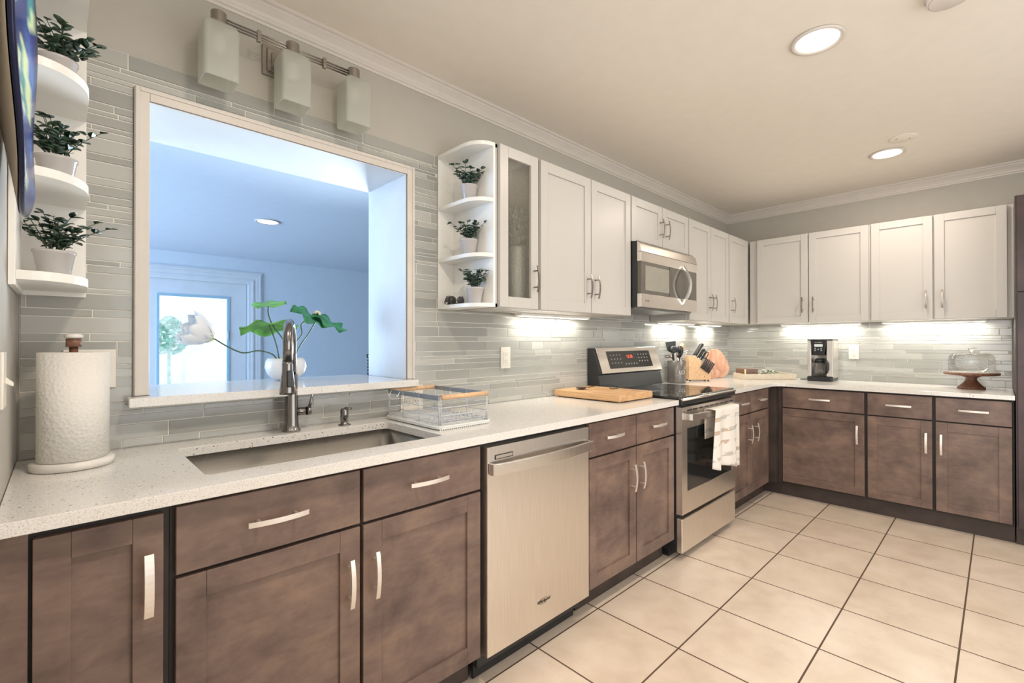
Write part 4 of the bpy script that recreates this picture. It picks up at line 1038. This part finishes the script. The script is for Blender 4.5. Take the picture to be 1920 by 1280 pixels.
# bar stool beyond the ledge, its turned post peeping past the jamb
st_ = thing('bar_stool', (1.52, .74, 0), 'dark iron bar stool behind the ledge, only the tip of its back showing', 'stool')
MB().lathe([(.17, 0), (.18, .015), (.17, .04), (0, .045)], (1.52, .74, .70), 28).build('seat', M['black'], st_)
for sx_ in (-1, 1):
    for sy_ in (-1, 1): MB().tube([(1.52 + .12 * sx_, .74 + .12 * sy_, .70), (1.52 + .17 * sx_, .74 + .17 * sy_, .0)], .010, 8).build('leg', M['pipeblack'], st_)
m = MB()
for dx_ in (-.142, .142):
    m.tube([(1.52 + dx_, .70, .72), (1.52 + dx_, .70, 1.06)], .008, 8)
    for k in range(5): m.ellipsoid((1.52 + dx_, .70, 1.055 + .019 * k), (.010, .010, .009), 10, 6)
    m.tube([(1.52 + dx_ + .011 * math.cos(R(a)), .70, 1.158 + .011 * math.sin(R(a))) for a in range(0, 360, 30)], .004, 6, closed=True)
m.tube([(1.378, .70, 1.03), (1.662, .70, 1.03)], .007, 8); m.build('back_frame', M['pipeblack'], st_)

# ------------------------------------------------------------------ CUTTING BOARD + SPOON
cb = MB().box(2.200, 2.540, -.495, -.030, ZC + .006, ZC + .043)
for x in (2.225, 2.54):
    for y in (-.475, -.05): cb.cyl((x, y, ZC + .0003), .008, .006, 8)
tag(cb.build('cutting_board', M['maple'], bevel=.003), 'thick light maple cutting board on the counter left of the stove', 'cutting board')
zb = ZC + .0435
sp = thing('serving_spoon', (2.32, -.19, zb), 'dark serving spoon with a looped wire handle lying on the maple board', 'spoon')
m = MB(); n = 20
for (rx_, ry_, dz, flip) in ((.040, .030, .0, 0),):
    rings = []
    for k in range(5):
        t = k / 4; rings.append([m.p(2.305 + rx_ * t * math.cos(2 * math.pi * i / n), -.155 + ry_ * t * math.sin(2 * math.pi * i / n), zb + .002 + .010 * t * t) for i in range(n)])
    for A, B in zip(rings, rings[1:]):
        for i in range(n): m.face((A[i], A[(i + 1) % n], B[(i + 1) % n], B[i]), True)
m.build('spoon_bowl', plain('dark_horn', (.07, .045, .035), .3, var=.2), sp, solid=.002, fixn=False)
m = MB().tube([(2.338, -.175, zb + .012), (2.39, -.215, zb + .022), (2.45, -.27, zb + .024), (2.47, -.30, zb + .015), (2.45, -.315, zb + .006), (2.42, -.29, zb + .005), (2.44, -.262, zb + .006)], .0022, 8)
m.build('spoon_handle', M['pipeblack'], sp)

# ------------------------------------------------------------------ CROCK + UTENSILS
ux, uy = 3.600, -.092
cr = thing('utensil_crock', (ux, uy, ZC), 'grey metal crock with white lettering holding kitchen utensils', 'crock')
MB().lathe([(.070, .0005), (.071, .003), (.071, .178), (.0685, .179), (.0675, .176), (.0675, .006), (0, .006)], (ux, uy, ZC), 48).build('crock_body', M['crock'], cr)
def wrap_text(body, ang, z, size, nm):
    dv = Vector((math.cos(ang), math.sin(ang), 0)); tv = Vector((-math.sin(ang), math.cos(ang), 0))
    return text(nm, body, size, M['letter'], cr, frame(Vector((ux, uy, ZC + z)) + dv * .0715, tv, (0, 0, 1)), .0012)
A0 = math.atan2(-.463, -.886)
wrap_text('LO', A0 + .62, .085, .040, 'crock_lettering')
wrap_text('- - - - -', A0 + .05, .062, .012, 'crock_lettering')
wrap_text('- - -', A0 + .35, .045, .012, 'crock_lettering')
def U(a, d, h): # a: along camera-right, d: depth, h: height over counter
    return (ux + .7096 * a + .7046 * d, uy - .7046 * a + .7096 * d, ZC + h)
def UT(name, label, cat): return thing(name, U(0, 0, .01), label, cat, 'utensils in the grey crock')
t = UT('spatula', 'black square-headed spatula tallest in the crock', 'spatula')
m = MB(); P_ = [U(-.085, 0, .325), U(-.005, 0, .335), U(-.004, 0, .27), U(-.035, 0, .235), U(-.075, 0, .26)]
Q_ = [tuple(Vector(p) + Vector((.003, .003, 0))) for p in P_]; i0 = [m.p(*p) for p in P_]; i1 = [m.p(*p) for p in Q_]; m.face(i0[::-1]); m.face(i1)
for k in range(5): m.face((i0[k], i0[(k + 1) % 5], i1[(k + 1) % 5], i1[k]))
m.build('blade', M['silicone'], t, bevel=.001); MB().tube([U(-.035, .002, .245), U(.0, .01, .02)], .0045, 8).build('handle', M['silicone'], t)
t = UT('slotted_ladle', 'black round strainer ladle in front of the spatula', 'ladle')
m = MB().ellipsoid(U(-.028, -.02, .268), (.032, .032, .012), 18, 8, Matrix.Rotation(R(70), 3, Vector(rt))); m.build('strainer_bowl', M['silicone'], t); MB().tube([U(-.028, -.015, .24), U(-.01, -.01, .02)], .0045, 8).build('handle', M['silicone'], t)
t = UT('slotted_turner', 'black slotted turner at the middle of the crock', 'turner')
m = MB()
for k in range(5):
    a = -.002 + k * .0115; m.tube([U(a * .6 - .002, -.022, .205), U(a, -.024, .24), U(a + .002, -.022, .285)], .0038, 6)
m.build('slotted_head', M['silicone'], t); MB().tube([U(.01, -.020, .21), U(.005, -.012, .02)], .0045, 8).build('handle', M['chrome'], t)
t = UT('pasta_server', 'dark rounded pasta server right of the turner', 'pasta server')
MB().ellipsoid(U(.030, .005, .265), (.024, .024, .036), 14, 8).build('server_head', M['silicone'], t); MB().tube([U(.028, .004, .235), U(.014, .0, .02)], .0045, 8).build('handle', M['silicone'], t)
t = UT('wooden_spoon', 'light wooden spoon standing at the right of the crock', 'spoon')
MB().ellipsoid(U(.052, .015, .285), (.022, .022, .030), 16, 9).build('spoon_bowl', M['wood_light'], t); MB().tube([U(.050, .014, .26), U(.022, .01, .02)], .005, 8).build('handle', M['wood_light'], t)
t = UT('measuring_loop', 'black ring-ended utensil leaning out at the left of the crock', 'utensil')
MB().tube([U(-.075 + .020 * math.cos(R(a)), -.01 + .008 * math.sin(R(a)), .212 + .008 * math.sin(R(a))) for a in range(0, 360, 24)], .0035, 6, closed=True).build('ring', M['silicone'], t); MB().tube([U(-.056, -.008, .209), U(-.02, .0, .185), U(-.005, 0, .03)], .004, 8).build('handle', M['silicone'], t)
t = UT('whisk', 'wire whisk with thin loops leaning right in the crock', 'whisk')
m = MB()
for k in range(5):
    a = math.pi * k / 5; ca_, sa_ = math.cos(a), math.sin(a); pts = []
    for q in range(13):
        tt = 2 * math.pi * q / 12; ww = .022 * math.sin(tt); hh = .5 - .5 * math.cos(tt)
        pts.append(U(.035 + .045 * hh + ww * ca_ * .8, -.01 + ww * sa_, .185 + .075 * hh))
    m.tube(pts[:-1], .0011, 5, closed=True)
m.build('wire_loops', M['chrome'], t); MB().tube([U(.036, -.01, .187), U(.015, -.005, .03)], .0055, 8).build('handle', M['chrome'], t)

# ------------------------------------------------------------------ KNIFE BLOCK
kb = Vector((3.800, -.100, 0)); rr2 = Vector((.7096, -.7046, 0)); ff2 = Vector((.7046, .7096, 0))
def K(a, d, h): v = kb + rr2 * a + ff2 * d; return (v.x, v.y, ZC + h)
TK = lambda a, d, h: K(a, d, h)
t = thing('knife_block', K(.09, .05, 0), 'light wooden knife block with slanted top right of the crock', 'knife block')
MB(TK).prism([(0, .012), (.182, .012), (.182, .125), (.135, .140), (.052, .208), (0, .215)], 0, .098, 'y').build('block', M['wood_light'], t, bevel=.003)
m = MB(TK)
for a in (.012, .165):
    for d_ in (.012, .085): m.cyl((a, d_, 0.0005), .007, .012, 8)
m.build('foot', M['black'], t)
m = MB(TK).lathe([(.004, 0), (.004, -.001), (0, -.001)], (.128, -.0002, .040), 10, 'y'); m.build('emblem', plain('burnt_emblem', (.3, .16, .08), .6), t)
KD = Vector((.53, 0, .85)).normalized()
def knife(a, d_, h, ln_, label, tw=.012, nm='kitchen_knife', cat='knife'):
    t = thing(nm, K(a, d_, h), label, cat, 'knives in the block')
    # local coordinates (a,d,h)
    q = lambda s_: (a + KD.x * s_, d_, h + KD.z * s_)
    MB(TK).tube([q(-.045), q(.006)], .0028, 6).build('blade', M['chrome'], t)
    MB(TK).tube([q(.004), q(.012)], .0085, 10).build('bolster', M['chrome'], t)
    MB(TK).tube([q(.012), q(.03), q(ln_ * .6), q(ln_ - .008), q(ln_)], [tw * .72, tw * .8, tw * .75, tw * .9, tw * .6], 10).build('handle', M['silicone'], t)
    MB(TK).tube([q(ln_), q(ln_ + .003)], tw * .55, 8).build('end_cap', M['chrome'], t)
rows = [(.056, .022, .203, .128, 'largest black-handled knife at the left of the block', .0155), (.062, .050, .199, .130, 'second tall black-handled knife, just behind the largest', .012), (.060, .078, .200, .130, 'rear black-handled knife of the top row in the block', .012),
        (.084, .020, .182, .100, 'front black-handled knife of the middle row in the block', .010), (.088, .044, .179, .102, 'middle black-handled knife in the middle row of the block', .010), (.090, .070, .177, .102, 'rear black-handled knife in the middle row of the block', .010),
        (.104, .030, .165, .090, 'short black-handled knife low in the block beside the scissors', .009)]
for a in rows: knife(a[0], a[1], a[2], a[3], a[4], a[5])
t = thing('kitchen_scissors', K(.118, .06, .155), 'black-handled scissors with a big ring in the knife block', 'scissors', 'knives in the block')
for k, (s_, off) in enumerate(((1, .010), (-1, -.012))):
    cen = (.118 + KD.x * .075 + off * .85, .062, .155 + KD.z * .075 - off * .5)
    MB(TK).tube([(cen[0] + .030 * math.cos(R(g_)) * KD.x + .013 * math.sin(R(g_)) * KD.z, cen[1], cen[2] + .030 * math.cos(R(g_)) * KD.z - .013 * math.sin(R(g_)) * KD.x) for g_ in range(0, 360, 24)], .0038, 7, closed=True).build('finger_loop', M['silicone'], t)
MB(TK).tube([(.118 - KD.x * .03, .062, .155 - KD.z * .03), (.118 + KD.x * .045, .062, .155 + KD.z * .045)], .0055, 8).build('blade', M['chrome'], t)
# row of steak knives: fanned bank in the low slots
for i in range(6):
    a = .100 + i * .0125; h_ = .1685 - i * .0085 - (.002 if a > .135 else 0)
    t = thing('steak_knife', K(a, .008, h_), ['black steak knife highest in the slanted bank on the block front', 'black steak knife, second from the top of the slanted bank', 'black steak knife, third from the top of the slanted bank', 'black steak knife, fourth from the top of the slanted bank', 'black steak knife, fifth from the top of the slanted bank', 'black steak knife lowest in the slanted bank on the block front'][i], 'knife', 'steak knives in the block')
    q = lambda s_, w_: (a + KD.x * s_, .008, h_ - .045 + KD.z * s_)
    MB(TK).tube([(a + .0 + KD.x * s_, -.010, h_ - .050 + KD.z * s_) for s_ in (-.010, .02, .05, .085)], [.0060, .0064, .0060, .0064], 8).build('handle', M['silicone'], t)
    MB(TK).tube([(a + KD.x * .085, -.010, h_ - .050 + KD.z * .085), (a + KD.x * .090, -.010, h_ - .050 + KD.z * .090)], .0045, 8).build('end_cap', M['chrome'], t)

# ------------------------------------------------------------------ LEANING BOARDS
bb_ = Vector((4.33, -.16, 0))
def leanboard(name, label, cen, rad, hgt, tilt, rotz, mat, th=.018, hnd=None):
    pts = []
    for i in range(40):
        a = 2 * math.pi * i / 40; e = 2.6; ca_, sa_ = math.cos(a), math.sin(a)
        pts.append((math.copysign(abs(ca_) ** (2 / e), ca_) * rad, math.copysign(abs(sa_) ** (2 / e), sa_) * hgt / 2))
    Rm = Matrix.Rotation(rotz, 3, 'Z') @ Matrix.Rotation(tilt, 3, 'X'); roll_ = Matrix.Rotation(hnd or 0, 3, 'Y')
    P3 = [[Rm @ (roll_ @ Vector((x, d_, z))) for x, z in pts] for d_ in (-th / 2, th / 2)]
    mz = min(p.z for q in P3 for p in q); m = MB(); o_ = Vector((cen[0], cen[1], ZC + .0005 - mz)); I = [[m.p(*(p + o_)) for p in q] for q in P3]
    m.face(I[0]); m.face(I[1][::-1])
    for k in range(40): m.face((I[0][k], I[0][(k + 1) % 40], I[1][(k + 1) % 40], I[1][k]), True)
    return tag(m.build(name, mat, bevel=.003), label, 'cutting board', 'wooden boards leaning in the corner')
leanboard('cutting_board', 'tall rounded acacia board leaning on the tiles behind the knife block', (4.345, -.105), .105, .265, R(-14), R(-28), M['acacia'], hnd=R(-24))
leanboard('cutting_board', 'low reddish wooden board between the knife block and the tall board', (4.165, -.115), .115, .085, R(-12), R(-20), M['acacia'])

# ------------------------------------------------------------------ TRAY WITH BOX AND FLOWERS
TY = lambda a, d_, h_: (4.262 + .7096 * a + .7046 * d_, -.372 - .7046 * a + .7096 * d_, ZC + h_)
tw_, td_ = .452, .215
t = MB(TY); t.box(0, tw_, 0, td_, .0005, .008); t.box(0, tw_, 0, .012, .008, .050); t.box(0, tw_, td_ - .012, td_, .008, .050); t.box(0, .012, .012, td_ - .012, .008, .050); t.box(tw_ - .012, tw_, .012, td_ - .012, .008, .050)
tag(t.build('serving_tray', M['creamwood'], bevel=.002), 'cream wooden serving tray set diagonally in the counter corner', 'tray')
x_ = thing('wooden_box', TY(.075, .09, .0085), 'brown lidded wooden box with a brass corner in the cream tray', 'box')
MB(TY).box(.016, .128, .020, .190, .0085, .060).build('body', M['boxwood'], x_, bevel=.001)
MB(TY).box(.014, .130, .018, .192, .061, .089).build('lid', M['boxwood'], x_, bevel=.001)
MB(TY).box(.013, .024, .017, .024, .040, .090).build('brass_corner', M['brass'], x_)
fl = thing('flower_posy', TY(.235, .10, .0085), 'bunch of white blossoms with green sprigs lying in the cream tray', 'flowers')
m = MB(); g_ = MB(); rnd = random.Random(12)
for i in range(46):
    a = .165 + rnd.random() * .15; d_ = .05 + rnd.random() * .10; h_ = .040 + rnd.random() * .058 * (1 - abs(a - .24) / .12)
    c_ = Vector(TY(a, d_, h_))
    for k in range(5):
        aa = k * 1.256 + rnd.random(); m.ellipsoid(c_ + Vector((math.cos(aa), math.sin(aa), .2)) * .007, (.006, .006, .004), 6, 4)
    g_.tube([TY(.235, .1, .012), c_], .001, 4)
m.build('blossoms', M['flower'], fl)
for i in range(26): a = .20 + rnd.random() * .14; leaf(g_, TY(a, .04 + rnd.random() * .05, .045 + rnd.random() * .02), (rnd.uniform(-1, 1), rnd.uniform(-1, 1), .3), .028, .012)
g_.build('greenery', plain('sprig_green', (.22, .32, .10), .5, var=.3), fl, fixn=False, solid=.0004)

# ------------------------------------------------------------------ COFFEE MAKER
# front faces -x ; local: a to the right (-y), d depth (+x), h up
cmx, cmy = 4.555, -.775
TC = lambda a, d_, h_: (cmx + d_, cmy - a, ZC + h_)
cm = thing('coffee_maker', TC(.095, .10, 0), 'black and stainless drip coffee maker on the back counter', 'coffee maker')
cw = .186
MB(TC).prism([(0, .010), (.012, .0), (cw - .012, .0), (cw, .010), (cw, .19), (0, .19)], .0005, .036, 'z').build('base', M['black'], cm, bevel=.004)
MB(TC).box(0, cw, .115, .195, .034, .338).build('rear_tower', M['black'], cm, bevel=.004)
MB(TC).box(.0, cw, .020, .197, .3385, .348).build('top_lid', M['black'], cm, bevel=.003)
for a0, a1 in ((.001, .030), (cw - .045, cw - .001)): MB(TC).box(a0, a1, .018, .112, .038, .338).build('steel_side', M['steel'], cm, bevel=.003)
MB(TC).box(cw, cw + .004, .02, .19, .03, .338).build('steel_side', M['steel'], cm)
MB(TC).box(.030, cw - .045, .1135, .1165, .040, .215).build('back_plate', M['nickel'], cm)
hd = MB(TC)
def taper(m, z0, z1, a0, a1, b0, b1, d0, d1, e0, e1):
    i = [m.p(a0, d0, z0), m.p(a1, d0, z0), m.p(a1, e0, z0), m.p(a0, e0, z0), m.p(b0, d1, z1), m.p(b1, d1, z1), m.p(b1, e1, z1), m.p(b0, e1, z1)]
    for f_ in ((0, 3, 2, 1), (4, 5, 6, 7), (0, 1, 5, 4), (1, 2, 6, 5), (2, 3, 7, 6), (3, 0, 4, 7)): m.face([i[k] for k in f_])
taper(hd, .215, .338, .045, .125, .026, .145, .010, .006, .114, .114)
hd.build('brew_head', M['black'], cm, bevel=.003)
MB(TC).box(.056, .116, .0030, .0065, .286, .308).build('display', M['lcd'], cm)
m = MB(TC)
for a, h_ in ((.062, .272), (.062, .256), (.084, .264), (.106, .272), (.106, .256)): m.tube([(a, .0035, h_), (a, .0095, h_)], .0058, 8)
m.build('buttons', M['chrome'], cm)
text('brand_lettering', 'MR. COFFEE', .0095, M['letter'], cm, frame(TC(.086, .0045, .322), (0, -1, 0), (0, 0, 1)), .0006)
MB(TC).box(.02, .16, .025, .112, .036, .040).build('hot_plate', M['black'], cm)
cf_ = thing('coffee_carafe', TC(.085, .058, .041), 'glass coffee carafe with black handle standing in the coffee maker', 'carafe')
cc_ = TC(.082, .062, .0415)
MB().lathe([(.040, 0), (.048, .006), (.053, .035), (.050, .07), (.036, .112), (.033, .122), (.031, .122), (.034, .110), (.048, .069), (.051, .035), (.046, .008), (0, .003)], cc_, 28).build('glass_body', M['glassdark'], cf_)
MB().lathe([(.035, .118), (.036, .134), (.030, .145), (0, .147)], cc_, 24).build('lid', M['black'], cf_)
MB().lathe([(.0375, .108), (.0385, .109), (.0375, .120), (.0355, .120)], cc_, 24, close=True).build('collar', M['black'], cf_)
MB(TC).tube([(.110, .03, .170), (.142, .012, .166), (.150, .008, .145), (.150, .008, .10), (.143, .014, .068)], [.007, .010, .011, .011, .007], 10).build('handle', M['black'], cf_)
m = MB(TC); pts = sm([(-.001, .15, .006), (-.03, .14, .010), (-.055, .13, .004), (-.075, .15, .004), (-.06, .18, .004), (-.03, .19, .05), (-.02, .235, .12)]); 
m = MB(TC).tube(sm([(.002, .12, .012), (-.03, .105, .006), (-.055, .10, .004), (-.08, .12, .004), (-.05, .15, .004), (-.005, .16, .012)]), .0026, 8)
m.build('power_cord', M['black'], cm)

# ------------------------------------------------------------------ CAKE STAND
kx, ky = 4.600, -1.782
t = thing('cake_stand', (kx, ky, ZC), 'round walnut pedestal cake stand on the back counter', 'cake stand')
MB().lathe([(.074, .0005), (.074, .010), (.066, .016), (.045, .038), (.030, .060), (.030, .076), (.055, .090), (0, .090)], (kx, ky, ZC), 40).build('pedestal', M['wood_dark'], t)
MB().lathe([(.060, .090), (.140, .096), (.146, .100), (.146, .111), (.142, .113), (0, .113)], (kx, ky, ZC), 56).build('plate', M['wood_dark'], t)
MB().lathe([(.119, .113), (.119, .1165), (0, .1165)], (kx, ky, ZC), 40).build('plate_top', M['marble'], t)
t = thing('glass_dome', (kx, ky, ZC + .117), 'clear glass dome with a knob covering the cake stand', 'dome')
MB().lathe([(.122, .1172), (.123, .19), (.120, .222), (.108, .240), (.08, .247), (.012, .252), (.0, .252), (.0, .249), (.08, .244), (.106, .237), (.117, .221), (.1205, .19), (.1195, .1172)], (kx, ky, ZC), 56).build('dome', M['glass'], t)
MB().lathe([(.008, .250), (.007, .262), (.016, .272), (.016, .280), (.008, .287), (0, .288)], (kx, ky, ZC), 24).build('knob', m_glass('knob_glass'), t)
